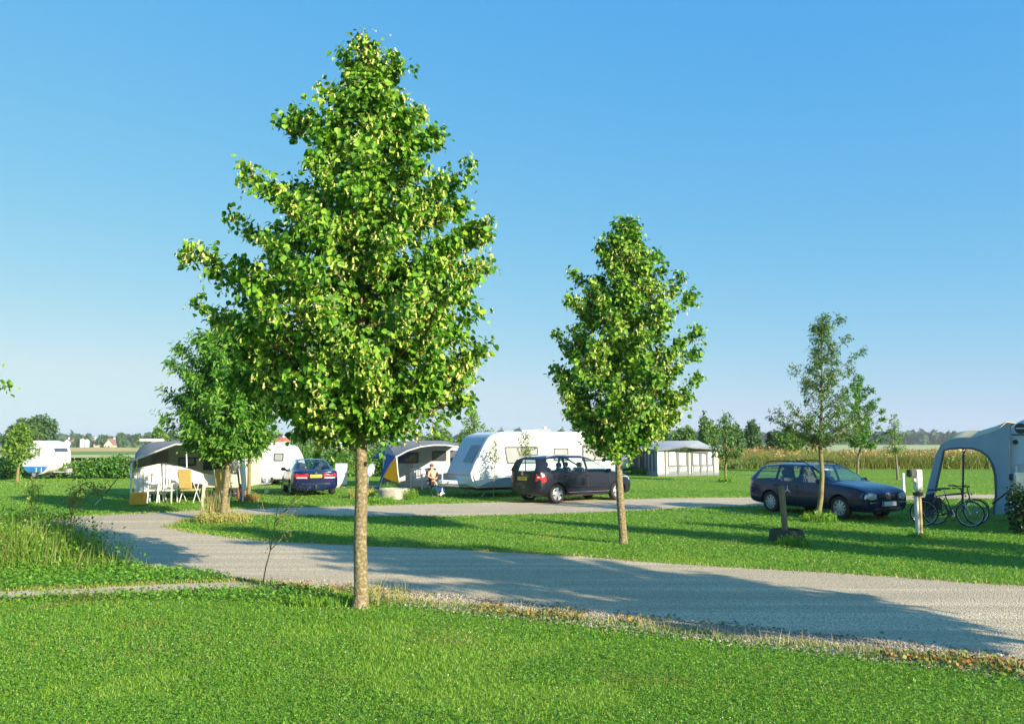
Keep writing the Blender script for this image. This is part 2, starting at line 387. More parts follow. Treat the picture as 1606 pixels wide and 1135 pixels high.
tag(link('grass', fast_mesh('grass', V, Qd, T, [m_blade])), 'short mown grass covering the lawns beside the gravel road', 'grass', kind='stuff')
x, y, r = scatter(270000, 5.0, 36, 2.15); k = keep_off(x, y) & (lownoise(x, y, .9, 3) + .4 * lownoise(x, y, 4, 5) > -.25 - .02 * r); x, y, r = x[k], y[k], r[k]
V, Qd = leaflets(x, y, .02 + .025 * rng.random(len(x)), (.010 + .010 * rng.random(len(x))) * (r / 6) ** .7, .55)
tag(link('clover', fast_mesh('clover', V, Qd, None, [m_clover])), 'low clover leaves growing through the front lawn', 'clover', kind='stuff')
x, y, r = scatter(6500, 5.2, 26, 1.9); k = keep_off(x, y) & (lownoise(x, y, .8, 11) + .5 * lownoise(x, y, 3.1, 12) > .25); x, y, r = x[k], y[k], r[k]
V, Qd = leaflets(x, y, .05 + .02 * rng.random(len(x)), (.008 + .006 * rng.random(len(x))) * (r / 6) ** .6, .9)
tag(link('clover_flowers', fast_mesh('clover_flowers', V, Qd, None, [leafmat('clover_flower', [(0, (.62, .62, .48)), (1, (.38, .46, .22))], .3)])), 'small white clover flowers dotted over the lawns', 'flowers', kind='stuff')
x, y, r = scatter(9000, 5.2, 16, 1.6); k = keep_off(x, y) & (lownoise(x, y, 1.6, 41) + .6 * lownoise(x, y, 5, 42) > .45); x, y, r = x[k], y[k], r[k]
V, Qd = leaflets(x, y, .03 + .03 * rng.random(len(x)), .022 + .026 * rng.random(len(x)), .6)
tag(link('lawn_weeds', fast_mesh('lawn_weeds', V, Qd, None, [leafmat('lawn_weed_leaf', [(0, (.06, .17, .02)), (.6, (.10, .25, .025)), (1, (.26, .32, .07))], .3)])), 'broad-leaved weeds in scattered patches of the front lawn', 'weeds', kind='stuff')
x, y, r = scatter(16000, 5.0, 18, 1.8); k = keep_off(x, y) & (lownoise(x, y, .9, 51) + .5 * lownoise(x, y, 3.3, 52) > .62); x, y, r = x[k], y[k], r[k]
V, Qd, T = blades(x, y, .025 + .035 * rng.random(len(x)), np.full(len(x), .0055), 1.3)
tag(link('dry_blades', fast_mesh('dry_blades', V, Qd, T, [leafmat('dry_blade', [(0, (.34, .30, .10)), (1, (.52, .42, .18))], .25)])), 'dry straw-coloured blades in worn spots of the front lawn', 'grass', kind='stuff')
# ragged fringe along every road edge
def along(P, n, spread, ofs=0):
    px = np.array([p.x for p in P]); py = np.array([p.y for p in P])
    i = rng.integers(0, len(P) - 1, n * 4); t = rng.random(n * 4); x = px[i] * (1 - t) + px[i + 1] * t; y = py[i] * (1 - t) + py[i + 1] * t
    r = np.hypot(x, y); ok = (y > 5) & (np.abs(np.arctan2(x, y)) < R(37)); x, y = x[ok][:n], y[ok][:n]
    return x + rng.normal(0, spread, len(x)), y + rng.normal(0, spread, len(x))
x1, y1 = along(ROAD, 24000, .08); x2, y2 = along(PATH, 9000, .05); x = np.r_[x1, x2]; y = np.r_[y1, y2]; r = np.hypot(x, y)
h = .02 + .055 * rng.random(len(x)) ** 2
V, Qd, T = blades(x, y, h, .008 * (r / 8) ** .8 * (.6 + .8 * rng.random(len(x))), 1.0)
tag(link('verge_grass', fast_mesh('verge_grass', V, Qd, T, [leafmat('verge_blade', [(0, (.10, .2, .02)), (.45, (.2, .3, .04)), (.7, (.36, .34, .09)), (1, (.5, .38, .16))], .3)])), 'ragged yellowing grass fringe along the gravel edges', 'grass', kind='stuff')
# dry, weedy gravel shoulder in front of the main road
sh = gpx([(420, 921), (520, 928), (600, 937), (680, 948), (760, 957), (860, 967), (960, 980), (1060, 991), (1160, 1002), (1260, 1013), (1360, 1024), (1460, 1036), (1560, 1048), (1640, 1058)])
SH = [p for p in crom(sh, 12)]
def shoulder(n, s1, s0):
    px = np.array([p.x for p in SH]); py = np.array([p.y for p in SH]); i = rng.integers(0, len(SH) - 1, n); t = rng.random(n)
    return px[i] * (1 - t) + px[i + 1] * t + rng.normal(0, s1 * .5, n), py[i] * (1 - t) + py[i + 1] * t + rng.normal(s0, s1, n)
x, y = shoulder(24000, .22, .20); n = len(x); s = .008 + .018 * rng.random(n) ** 2
oc = np.array([[1, 0, 0], [-1, 0, 0], [0, 1, 0], [0, -1, 0], [0, 0, 1], [0, 0, -1]], float)
tri = np.array([[0, 2, 4], [2, 1, 4], [1, 3, 4], [3, 0, 4], [2, 0, 5], [1, 2, 5], [3, 1, 5], [0, 3, 5]])
V = (oc[None] * rng.uniform(.6, 1.3, (n, 6, 1)) * s[:, None, None] * np.array([1.1, 1, .7]) + np.stack([x, y, np.full(n, .012)], -1)[:, None]).reshape(-1, 3)
T = (np.arange(n)[:, None, None] * 6 + tri[None]).reshape(-1, 3)
tag(link('gravel_stones', fast_mesh('gravel_stones', V, None, T, [leafmat('stone', [(0, (.15, .12, .085)), (.6, (.30, .26, .20)), (1, (.46, .42, .34))], 0, .9)])), 'loose pale stones strewn along the near edge of the road', 'gravel', kind='stuff')
x, y = shoulder(4600, .20, .06); k = lownoise(x, y, 2.2, 21) > .2; x, y = x[k], y[k]
V, Qd = leaflets(x, y, .02 + .06 * rng.random(len(x)), .02 + .035 * rng.random(len(x)), .9)
tag(link('shoulder_weeds', fast_mesh('shoulder_weeds', V, Qd, None, [leafmat('weed_leaf', [(0, (.10, .16, .03)), (.4, (.2, .26, .05)), (.6, (.38, .30, .08)), (.85, (.45, .22, .07)), (1, (.4, .09, .04))], .3)])), 'low weeds, partly yellow and red, on the stony road shoulder', 'weeds', kind='stuff')
x, y = shoulder(1300, .12, -.04); V, Qd, T = blades(x, y, .05 + .14 * rng.random(len(x)) ** 3, np.full(len(x), .006), .9)
tag(link('dry_grass', fast_mesh('dry_grass', V, Qd, T, [leafmat('straw', [(0, (.3, .3, .08)), (.5, (.5, .42, .18)), (1, (.62, .5, .28))], .3)])), 'thin dry straw stalks between the road stones and the lawn', 'grass', kind='stuff')
# ------------------------------------------------------------------ trees and plants
def leaves(P, out, s, shape='heart', droop=.7, up=.35, rnd=.6, gen=None):
    """P (n,3) leaf stalks, out (n,3) outward directions, s (n,) sizes -> folded leaves of two quads"""
    g = gen or rng; n = len(P)
    nv = nrm(out * .55 + np.array([0, 0, up]) + g.normal(0, rnd, (n, 3)))
    t = nrm(out * .5 + np.array([0, 0, -droop]) + g.normal(0, .45, (n, 3))); t = nrm(t - nv * (t * nv).sum(-1, keepdims=True)); u = np.cross(nv, t)
    if shape == 'heart': tp = [(0, 0, 0), (-.46, .22, .10), (-.40, .68, .07), (0, 1.08, -.06), (.40, .68, .07), (.46, .22, .10)]
    elif shape == 'long': tp = [(0, 0, 0), (-.20, .3, .05), (-.17, .72, .03), (0, 1.15, -.10), (.17, .72, .03), (.20, .3, .05)]
    else: tp = [(0, 0, 0), (-.33, .3, .07), (-.30, .7, .05), (0, 1.05, -.04), (.30, .7, .05), (.33, .3, .07)]
    tp = np.array(tp)
    V = P[:, None] + s[:, None, None] * (tp[None, :, 0:1] * u[:, None] + tp[None, :, 1:2] * t[:, None] + tp[None, :, 2:3] * nv[:, None])
    k = np.arange(n)[:, None] * 6
    Q = np.concatenate([k + np.array([0, 3, 2, 1]), k + np.array([0, 5, 4, 3])]); return V.reshape(-1, 3), Q
def join(parts):
    Vs, Qs, M = [], [], []; b = 0
    for V, Q, m in parts: Vs.append(V); Qs.append(Q + b); M.append(np.full(len(Q), m)); b += len(V)
    return np.concatenate(Vs), np.concatenate(Qs), np.concatenate(M)
def tree(name, label, base, trunk, prof, nl, ntw, nleaf, lsize, mats, bark, seed, shape='heart', bract=0, slope=.55, extra=(), tw=.42, group='trees', rough_r=(.76, 1.05), cat='tree', crown0=None, lean=(0, 0), droop=.7, power=1.0):
    """trunk [(dx,dy,h,r)..]; prof [(h, left radius, right radius)..]; extra limbs [(dx, h, depth)]"""
    g = np.random.default_rng(seed); rd = random.Random(seed)
    root = empty(name, (base[0], base[1], gz(*base)), 0, label, cat, group)
    tb = MB(); tb.tube([(a, b, c) for a, b, c, r in trunk], [r for *_, r in trunk], 10)
    th = [t[2] for t in trunk]
    def axis(h): return np.array([np.interp(h, th, [t[0] for t in trunk]), np.interp(h, th, [t[1] for t in trunk]), h])
    def trad(h): return float(np.interp(h, th, [t[3] for t in trunk]))
    ph = [p[0] for p in prof]; hb, ht = ph[0], ph[-1]
    A, B = [], []; ga = rd.random() * 6.28
    limbs = []
    for i in range(nl):
        h = hb + (ht - hb) * ((i + rd.random()) / nl) ** power; ph_ = ga + i * 2.39996 + rd.uniform(-.3, .3)
        c = math.cos(ph_); rl, rr = np.interp(h, ph, [p[1] for p in prof]), np.interp(h, ph, [p[2] for p in prof])
        r = ((rl + rr) / 2 + (rr - rl) / 2 * c) * rd.uniform(*rough_r)
        limbs.append((r * c, r * math.sin(ph_), h))
    for dx, h, dy in extra: limbs.append((dx - axis(h)[0], dy, h))
    h00 = crown0 if crown0 is not None else hb
    for lx, ly, h in limbs:
        r = math.hypot(lx, ly); h0 = max(h00 - .05 * rd.random(), h - r * slope * rd.uniform(.8, 1.4)); h0 = min(h0, th[-1] - .05)
        a0 = axis(h0); tip = np.array([axis(min(h, th[-1]))[0] + lx, axis(min(h, th[-1]))[1] + ly, h])
        mid = (a0 + tip) / 2 + np.array([0, 0, -.05 * r]) + g.normal(0, .05 * r, 3)
        pts = [a0, a0 * .56 + mid * .44 + g.normal(0, .02 * r, 3), mid, tip * .6 + mid * .4 + g.normal(0, .02 * r, 3), tip]
        r0 = min(trad(h0) * .5, .012 + .014 * r)
        tb.tube([tuple(p) for p in pts], [r0, r0 * .8, r0 * .6, r0 * .35, .003], 5, cap=False)
        pa = np.array(pts)
        for k in range(max(3, int(ntw * (.35 + .65 * min(1, r / (max(p[2] for p in prof) * .8)))))):
            t = 1 - (rd.random() ** 1.15) * .88; q = t * 4; j = min(int(q), 3); p = pa[j] * (1 - q + j) + pa[j + 1] * (q - j)
            L = tw * (1.0 - .55 * t) * rd.uniform(.6, 1.3)
            d = g.normal(0, 1, 3) + nrm(tip - a0) * 1.0 + np.array([0, 0, .25]); d = nrm(d) * L
            A.append(p); B.append(p + d)
    A, B = np.array(A), np.array(B)
    step = max(1, len(A) // 420)
    for a, b in list(zip(A, B))[::step]: tb.tube([tuple(a), tuple((a + b) / 2 + g.normal(0, .01, 3)), tuple(b)], [.006, .004, .002], 3, cap=False)
    tb.build('trunk', bark, root, smooth=True)
    m = max(1, int(nleaf / len(A))); t = g.random((len(A), m)) ** .8; P = (A[:, None] + (B - A)[:, None] * t[..., None]).reshape(-1, 3)
    P += g.normal(0, lsize * .55, P.shape)
    ax = np.stack([np.interp(P[:, 2], th, [q[0] for q in trunk]), np.interp(P[:, 2], th, [q[1] for q in trunk]), np.minimum(P[:, 2] - .15, th[-1])], -1)
    out = nrm(P - ax)
    parts = [(*leaves(P, out, lsize * g.uniform(.6, 1.15, len(P)), shape, droop=droop, gen=g), 0)]
    if bract:
        kk = g.random(len(P)) < bract * np.clip(.9 + 1.3 * np.sin(P[:, 0] * 5.1 + 1) * np.cos(P[:, 2] * 4.3) + .7 * np.sin(P[:, 1] * 6 + P[:, 2] * 3), .12, 2.4); P2 = P[kk] + g.normal(0, lsize * .4, (kk.sum(), 3)) + out[kk] * .03; n = len(P2)
        yaw = g.uniform(0, 6.28, n); u = np.stack([np.cos(yaw), np.sin(yaw), np.zeros(n)], -1); dn = nrm(np.array([0, 0, -1.0]) + g.normal(0, .35, (n, 3))); s = g.uniform(.5, 1.0, n)[:, None] * lsize
        V = np.stack([P2 - u * s * .13, P2 + u * s * .13, P2 + u * s * .16 + dn * s * .9, P2 - u * s * .16 + dn * s * .9], 1).reshape(-1, 3); parts.append((V, np.arange(n * 4).reshape(-1, 4), 1))
        P3 = P2 + dn * s * .9; V = []
        for q in range(2):
            nv = nrm(g.normal(0, 1, (n, 3))); tt = nrm(np.cross(nv, g.normal(0, 1, (n, 3)))); uu = np.cross(nv, tt); s2 = s * .2; c = P3 + g.normal(0, .012, (n, 3))
            V.append(np.stack([c - tt * s2, c + uu * s2, c + tt * s2, c - uu * s2], 1))
        V = np.concatenate(V).reshape(-1, 3); parts.append((V, np.arange(len(V)).reshape(-1, 4), 1))
    V, Q, M = join(parts)
    link('crown', fast_mesh('crown', V, Q, None, mats, M), root)
    return root
bark = mat('lime_bark', (.17, .125, .06), .9, c2=(.33, .28, .17), band=(.46, .66), scale=26, bump=.9, bscale=30)
bark2 = mat('dark_bark', (.13, .10, .06), .9, c2=(.24, .20, .12), scale=9, bump=.8, bscale=30)
bark3 = mat('yellow_bark', (.25, .20, .07), .9, c2=(.15, .125, .055), scale=8, bump=.6, bscale=25)
lf_lime = leafmat('lime_leaf', [(0, (.02, .09, .01)), (.35, (.07, .21, .012)), (.7, (.16, .35, .018)), (1, (.34, .48, .05))], trans=.26, rough=.55)
lf_bract = leafmat('lime_bract', [(0, (.50, .56, .12)), (.6, (.62, .62, .19)), (1, (.74, .66, .27))], trans=.3, rough=.6)
lf_maple = leafmat('maple_leaf', [(0, (.03, .11, .014)), (.5, (.08, .24, .02)), (.85, (.17, .36, .035)), (1, (.32, .46, .08))], trans=.35, rough=.42)
lf_pear = leafmat('pear_leaf', [(0, (.05, .12, .03)), (.5, (.09, .20, .04)), (1, (.20, .30, .09))], trans=.35, rough=.45)
lf_young = leafmat('young_leaf', [(0, (.09, .20, .025)), (.5, (.15, .28, .035)), (1, (.27, .38, .07))], trans=.4, rough=.5)
lf_far = leafmat('far_leaf', [(0, (.035, .09, .025)), (.6, (.07, .15, .035)), (1, (.13, .22, .05))], trans=.25, rough=.6)
# 1 the big lime in front
mb_ = G(565, 953)
def off(px, py, b, dep=0): # silhouette point -> (dx, height, dy) at the tree's own distance plus dep
    w_ = W(px, py, b[1] + dep); return ((w_.x - b[0]) * .95, w_.z, dep)
EX = [off(*p[:2], mb_, p[2]) for p in [(570, 64, 0), (538, 88, .1), (588, 92, -.1), (622, 108, .1), (505, 140, -.2), (442, 196, .3), (466, 182, -.2), (372, 268, -.3), (352, 345, .2), (282, 396, 0), (312, 405, .3), (302, 474, -.3), (335, 490, .4),
      (655, 182, .2), (688, 212, -.2), (742, 258, 0), (736, 322, .5), (776, 345, -.3), (768, 372, .2), (762, 410, 0), (752, 440, -.5), (756, 492, .2), (772, 548, -.1), (745, 575, .3), (740, 625, -.2), (715, 600, .4), (655, 628, .3), (470, 678, -.2), (430, 640, .2), (505, 660, -.4), (540, 640, -.5), (400, 560, 0), (620, 640, -.3), (360, 590, .3), (390, 520, -.4), (510, 650, .5), (450, 600, -.9), (600, 600, -.9), (680, 610, -.6)]]
tree('linden_tree', 'tallest flowering linden tree with broad crown in the foreground, standing on the front lawn edge', mb_,
     [(0, 0, -.05, .135), (.005, 0, .05, .105), (.01, 0, .16, .09), (-.015, 0, .8, .083), (-.01, 0, 1.6, .078), (-.04, 0, 2.5, .068), (-.06, 0, 4, .048), (-.02, 0, 5.6, .026), (.05, 0, 6.85, .008)],
     [(2.35, .85, .55), (2.8, 1.35, 1.1), (3.4, 1.6, 1.45), (4.2, 1.7, 1.5), (4.8, 1.45, 1.35), (5.3, 1.2, 1.15), (5.9, .75, .82), (6.4, .42, .46), (6.85, .12, .12)],
     96, 40, 52000, .080, [lf_lime, lf_bract], bark, 3, bract=.30, extra=EX, crown0=2.3, group='linden trees along the road')
b2 = G(975, 852)
EX2 = [off(*p[:2], b2, p[2]) for p in [(990, 345, 0), (940, 388, .1), (1030, 400, 0), (900, 430, .2), (890, 470, -.2), (870, 528, 0), (868, 580, .2), (885, 612, -.3), (1040, 425, 0), (1072, 435, -.2), (1090, 460, .2), (1106, 545, 0), (1100, 590, .3), (1095, 520, -.4), (1060, 655, 0), (900, 655, .2), (1020, 680, -.3), (950, 700, -.2), (1085, 620, .3)]]
tree('linden_tree', 'second largest linden tree, standing on the grass island in front of the dark minivan', b2,
     [(.03, 0, -.05, .125), (.03, 0, .05, .10), (.03, 0, .16, .088), (-.02, 0, .9, .08), (-.06, 0, 1.9, .07), (-.02, 0, 3.5, .05), (.1, 0, 5.2, .025), (.18, 0, 6.4, .008)],
     [(2.05, .55, .6), (2.7, 1.15, 1.2), (3.4, 1.3, 1.4), (4.0, 1.15, 1.3), (4.8, .95, 1.0), (5.5, .65, .65), (6.1, .4, .35), (6.6, .1, .12)],
     70, 34, 26000, .092, [lf_lime, lf_bract], bark, 8, bract=.30, extra=EX2, crown0=2.0, slope=.8, group='linden trees along the road')
b3 = G(350, 817)
EX3 = [off(*p[:2], b3, p[2]) for p in [(350, 503, 0), (305, 530, 0), (262, 570, 0), (252, 612, .2), (250, 650, 0), (280, 545, .3), (415, 560, 0), (420, 650, .2), (405, 690, 0), (290, 700, 0), (330, 705, -.3), (395, 520, 0)]]
tree('maple_tree', 'dense dark green round tree with leaning trunk in front of the beige awning caravan', b3,
     [(-.03, 0, -.05, .10), (0, 0, .3, .085), (.05, 0, 1.0, .075), (.12, 0, 1.8, .07), (.1, 0, 3, .05), (.05, 0, 4.9, .012)],
     [(1.85, .7, .7), (2.3, 1.35, 1.15), (3.0, 1.6, 1.25), (3.7, 1.35, 1.2), (4.4, .95, .95), (4.9, .45, .55), (5.2, .1, .1)],
     84, 34, 32000, .135, [lf_maple], bark, 12, shape='long', extra=EX3, crown0=1.8, rough_r=(.6, 1.0), group='young trees on the pitches')
b4 = G(1283, 816)
EX4 = [off(*p[:2], b4, p[2]) for p in [(1300, 492, 0), (1318, 500, .1), (1332, 530, 0), (1355, 552, 0), (1340, 580, .2), (1240, 575, 0), (1262, 600, .3), (1212, 645, 0), (1205, 655, .3), (1230, 665, 0), (1245, 690, -.3), (1282, 560, 0), (1370, 640, 0), (1290, 520, .2)]]
tree('pear_tree', 'open airy young tree with thin pointed top and crooked trunk beside the blue estate car', b4,
     [(-.04, 0, -.05, .095), (0, 0, .1, .075), (.1, 0, .6, .062), (.15, 0, 1.2, .058), (.12, 0, 2.0, .052), (.2, 0, 3.0, .034), (.28, 0, 5.0, .008)],
     [(2.1, 1.0, .9), (2.5, 1.35, 1.25), (2.9, 1.2, 1.2), (3.3, .9, .9), (3.7, .45, .5), (4.2, .28, .4), (4.9, .22, .2), (5.4, .06, .06)],
     50, 18, 8500, .08, [lf_pear], bark3, 21, shape='long', extra=EX4, crown0=2.0, tw=.34, group='young trees on the pitches', slope=.7, rough_r=(.5, 1.05))
def small_tree(label, px, py, top, lft, rgt, bot, seed, mats=None, n=1500, ls=.10, bk=None, nl=26, tr=.05, group='young trees on the pitches', shape='mid', Y=None, tw=.3, spiky=0):
    """young tree: foot pixel, crown box in pixels, real distance from the ground plane"""
    b = G(px, py) if Y is None else (W(px, py, Y).x, Y)
    z0 = gz(*b); f = lambda p, q: off(p, q, b)
    ht = f(px, top)[1] - z0; hb = max(f(px, bot)[1] - z0, .35); rl = abs(f(lft, 690)[0]); rr = abs(f(rgt, 690)[0]); H_ = ht - hb
    cx = (f(rgt, 690)[0] + f(lft, 690)[0]) / 2; rl = rr = (f(rgt, 690)[0] - f(lft, 690)[0]) / 2
    e = .45 if spiky else .75
    return tree('young_tree', label, b, [(0, 0, -.05, tr * 1.2), (cx * .2, 0, hb * .5, tr), (cx, 0, hb, tr * .9), (cx, 0, ht - .05, .008)],
         [(hb, rl * .5, rr * .5), (hb + H_ * .25, rl, rr), (hb + H_ * .5, rl * .9, rr * .9), (hb + H_ * .75, rl * e, rr * e), (ht, .05, .05)],
         nl, 12, n, ls, mats or [lf_young], bk or bark3, seed, shape=shape, crown0=hb, tw=tw, group=group, rough_r=(.5, 1.0))
small_tree('slim yellow-green tree right beside the white side panel of the beige awning', 390, 785, 655, 355, 428, 712, 31, n=1800, ls=.11, tr=.06)
small_tree('young tree behind the roof of the blue estate car, just right of the airy tree', 1345, 742, 590, 1296, 1404, 700, 32, n=8000, ls=.12, nl=46, mats=[lf_maple], bk=bark2, tr=.07)
small_tree('small thin pale tree by the tall meadow, left of the white marker post', 1408, 752, 652, 1385, 1422, 712, 33, n=800, tr=.06, bk=bark2)
small_tree('young staked tree on the lawn just right of the grey and white awning tent', 1138, 755, 650, 1095, 1182, 716, 34, n=1500, ls=.13, spiky=1, mats=[lf_pear], tr=.055)
small_tree('spindly young tree in front of the left end of the grey and white awning tent', 1005, 742, 648, 985, 1028, 705, 35, n=700, ls=.13, tr=.05)
small_tree('leafy young tree standing between the blue-yellow awning and the long white caravan', 742, 740, 640, 705, 778, 712, 36, n=1500, ls=.14, spiky=1, Y=44)
small_tree('slender young tree rising behind the roof of the blue-yellow awning caravan', 690, 742, 668, 655, 716, 706, 37, n=1300, ls=.15, Y=47)
small_tree('bright green young tree behind the left side of the blue-yellow awning', 618, 742, 650, 596, 642, 708, 38, n=1200, ls=.15, mats=[lf_maple], Y=50)
small_tree('small leafy sapling against the long white caravan, behind the dark minivan', 824, 775, 676, 806, 842, 716, 39, n=330, ls=.085, tr=.02, Y=29.4, tw=.18)
small_tree('tall thin sparse sapling in front of the long white caravan', 774, 778, 690, 762, 792, 726, 40, n=90, ls=.06, tr=.012, Y=29.0, tw=.15)
small_tree('light green young tree in front of the large dark tree at the far left', 27, 755, 664, 4, 60, 720, 41, n=1900, ls=.15, tr=.07)
small_tree('tree with few leaves reaching into the left edge of the picture', -110, 810, 480, -240, 12, 640, 42, n=4200, ls=.10, nl=40, tr=.08, mats=[lf_lime, lf_bract], Y=14, group='linden trees along the road')
# trees outside the right edge whose shadows cross the road and the lawn
for i, (x, y, sc3, src) in enumerate([(9.55, 5.0, 1.08, 0), (13.4, 10.2, .92, 1), (17.6, 9.2, .95, 1), (22.6, 11.6, 1.05, 0), (18.8, 12.9, .9, 1)]):
    o = [t for t in col.objects if t.name.startswith('linden_tree') and t.type == 'EMPTY'][src]
    c = copy_tree(o); c.location = (x, y, 0); c.rotation_euler = (0, 0, 1.1 + i * 1.7); c.scale = (sc3 * (.8 if src else 1), sc3 * (.8 if src else 1), sc3)
    c['label'] = ['linden tree beyond the right edge that shades the near roadway', 'narrow linden beyond the right edge shading the grass island', 'linden beyond the right edge shading the lawn by the bicycles', 'linden beyond the right edge shading the caravan with the arched tent', 'linden beyond the right edge shading the front of the blue estate car'][i]

# bushes
def blobfol(nm, blobs, n, ls, seed, mats, shape='mid', parent=None, loc=None):
    g = np.random.default_rng(seed); b = np.array(blobs, float); vol = b[:, 3] * b[:, 4] * b[:, 5]; c = g.choice(len(b), n, p=vol / vol.sum())
    d = nrm(g.normal(0, 1, (n, 3))); r = g.random(n) ** .28
    lump = 1 + .16 * np.sin(d[:, 0] * 7 + c) * np.cos(d[:, 2] * 6 + c * 2) + .10 * np.sin(d[:, 1] * 11 + c)
    P = b[c, :3] + d * b[c, 3:6] * (r * lump)[:, None]; P = P[P[:, 2] > .02]; d = nrm(P - np.array([b[:, 0].mean(), b[:, 1].mean(), b[:, 2].mean() * .6]))
    V, Q = leaves(P, d, ls * g.uniform(.6, 1.3, len(P)), shape, gen=g)
    return link(nm, fast_mesh(nm, V, Q, None, mats), parent, loc)
lf_bush = leafmat('bush_leaf', [(0, (.035, .12, .02)), (.5, (.07, .20, .02)), (1, (.16, .32, .04))], trans=.3, rough=.5)
lf_bush2 = leafmat('bush_leaf_pale', [(0, (.07, .16, .03)), (.5, (.13, .26, .04)), (1, (.25, .36, .09))], trans=.3, rough=.5)
def bush(label, px, Y, w_, h_, seed, m, group, cat='bush', n=1300, ls=.13):
    rd = random.Random(seed); x = W(px, 700, Y).x
    bl = [(rd.uniform(-.35, .35) * w_, rd.uniform(-.3, .3), h_ * rd.uniform(.35, .6), w_ * rd.uniform(.22, .34), w_ * .3, h_ * rd.uniform(.36, .5)) for _ in range(5)]
    root = empty('hedge_bush', (x, Y, gz(x, Y)), 0, label, cat, group)
    blobfol('foliage', bl, n, ls, seed, [m], parent=root)
    b = MB()
    for k in range(5):
        a = rd.uniform(0, 6.28); b.tube([(0, 0, -.02), (.2 * math.cos(a), .15 * math.sin(a), h_ * .4), (.45 * w_ * .6 * math.cos(a), .3 * math.sin(a), h_ * .8)], [.03, .02, .006], 5)
    b.build('stems', bark2, root); return root
HG = 'hedge bushes behind the far lawns'
for i, (px, Y, w_, h_, v, lb) in enumerate([
    (-45, 45, 3.0, 1.3, 0, 'dark hedge bush at the far left edge, left of the pale young tree'), (18, 46, 2.6, 1.35, 0, 'dark hedge bush behind the thin tree trunk left of the blue and white caravan'), (62, 50, 2.8, 1.2, 0, 'low bush hidden behind the small blue and white caravan'),
    (118, 46.5, 1.9, 1.25, 1, 'pale hedge bush next to the drawbar of the blue and white caravan'), (146, 46, 1.9, 1.1, 0, 'dark green hedge bush below the farm silos, left one of a pair'), (172, 46.5, 1.9, 1.35, 1, 'light hedge bush in the middle of the left field hedge'), (200, 46, 2.0, 1.25, 0, 'dark hedge bush just left of the beige awning'), (232, 47, 2.0, 1.2, 1, 'hedge bush behind the left corner of the beige awning'),
    (428, 50, 2.6, 1.9, 0, 'tall dark bush behind the roof of the plain white caravan'), (462, 47, 2.4, 2.3, 0, 'tall shrub directly behind the dark blue saloon car, left part'), (492, 48, 2.4, 2.5, 1, 'highest shrub behind the dark blue saloon car'), (520, 46.5, 2.2, 2.0, 0, 'round green shrub behind the right side of the blue saloon car'), (545, 48, 2.2, 2.2, 1, 'shrub behind the white electricity box'), (572, 49, 2.2, 1.9, 0, 'shrub behind the big trunk and the satellite dish'), (598, 50, 2.2, 1.7, 1, 'low shrub left of the blue-yellow awning'),
    (640, 49, 2.4, 2.2, 1, 'yellow-green bush above the roof of the blue-yellow awning'), (668, 50, 2.2, 2.6, 0, 'dark bush behind the middle of the blue-yellow awning'), (715, 48, 2.4, 2.4, 1, 'bright bush between the two camping caravans'), (750, 49, 2.6, 2.5, 0, 'bush behind the rounded nose of the long white caravan'), (780, 52, 2.6, 2.3, 1, 'bush partly hidden behind the long white caravan')]):
    bush(lb, px, Y, w_, h_, 100 + i, lf_bush2 if v else lf_bush, HG)
# middle-distance broad trees
def broad(label, px, Y, top, w_px, seed, m=lf_far, n=2600, ls=.5, name='broadleaf_tree', base=None, group='distant trees', low=.3):
    x = W(px, 690, Y).x; z0 = gz(x, Y); ht = W(px, top, Y).z - z0; rw = w_px * Y / F / 2; rd = random.Random(seed)
    root = empty(name, (x, Y, z0), 0, label, 'tree', group)
    bl = [(0, 0, ht * .6, rw * .6, rw * .6, ht * .38)]
    for k in range(7): a = rd.uniform(0, 6.28); rr = rd.uniform(.3, .62) * rw; hh = ht * rd.uniform(low + .12, .82); bl.append((rr * math.cos(a), rr * math.sin(a), hh, rw * rd.uniform(.28, .42), rw * rd.uniform(.28, .42), ht * rd.uniform(.12, .2)))
    blobfol('crown', bl, n, ls, seed, [m], parent=root)
    b = MB(); b.tube([(0, 0, -.2), (0, 0, ht * .35), (rw * .05, 0, ht * .8)], [ht * .03, ht * .022, ht * .006], 8)
    for q in bl[1:6]: b.tube([(0, 0, ht * .3), (q[0] * .6, q[1] * .6, ht * .42), (q[0], q[1], q[2])], [ht * .014, ht * .009, ht * .004], 5)
    b.build('trunk', bark2, root); return root
broad('large dark broadleaf tree on the left horizon behind the blue and white caravan', 62, 140, 650, 78, 201, n=6000, ls=.42, low=.05)
broad('smaller dark tree adjoining the large one at the left edge', 22, 150, 664, 40, 202, n=2200, ls=.45, low=.05)
broad('leafy grey-green tree on the left horizon above the beige awning roof', 248, 120, 668, 34, 203, m=lf_bush2, n=2000, ls=.35, low=.1)
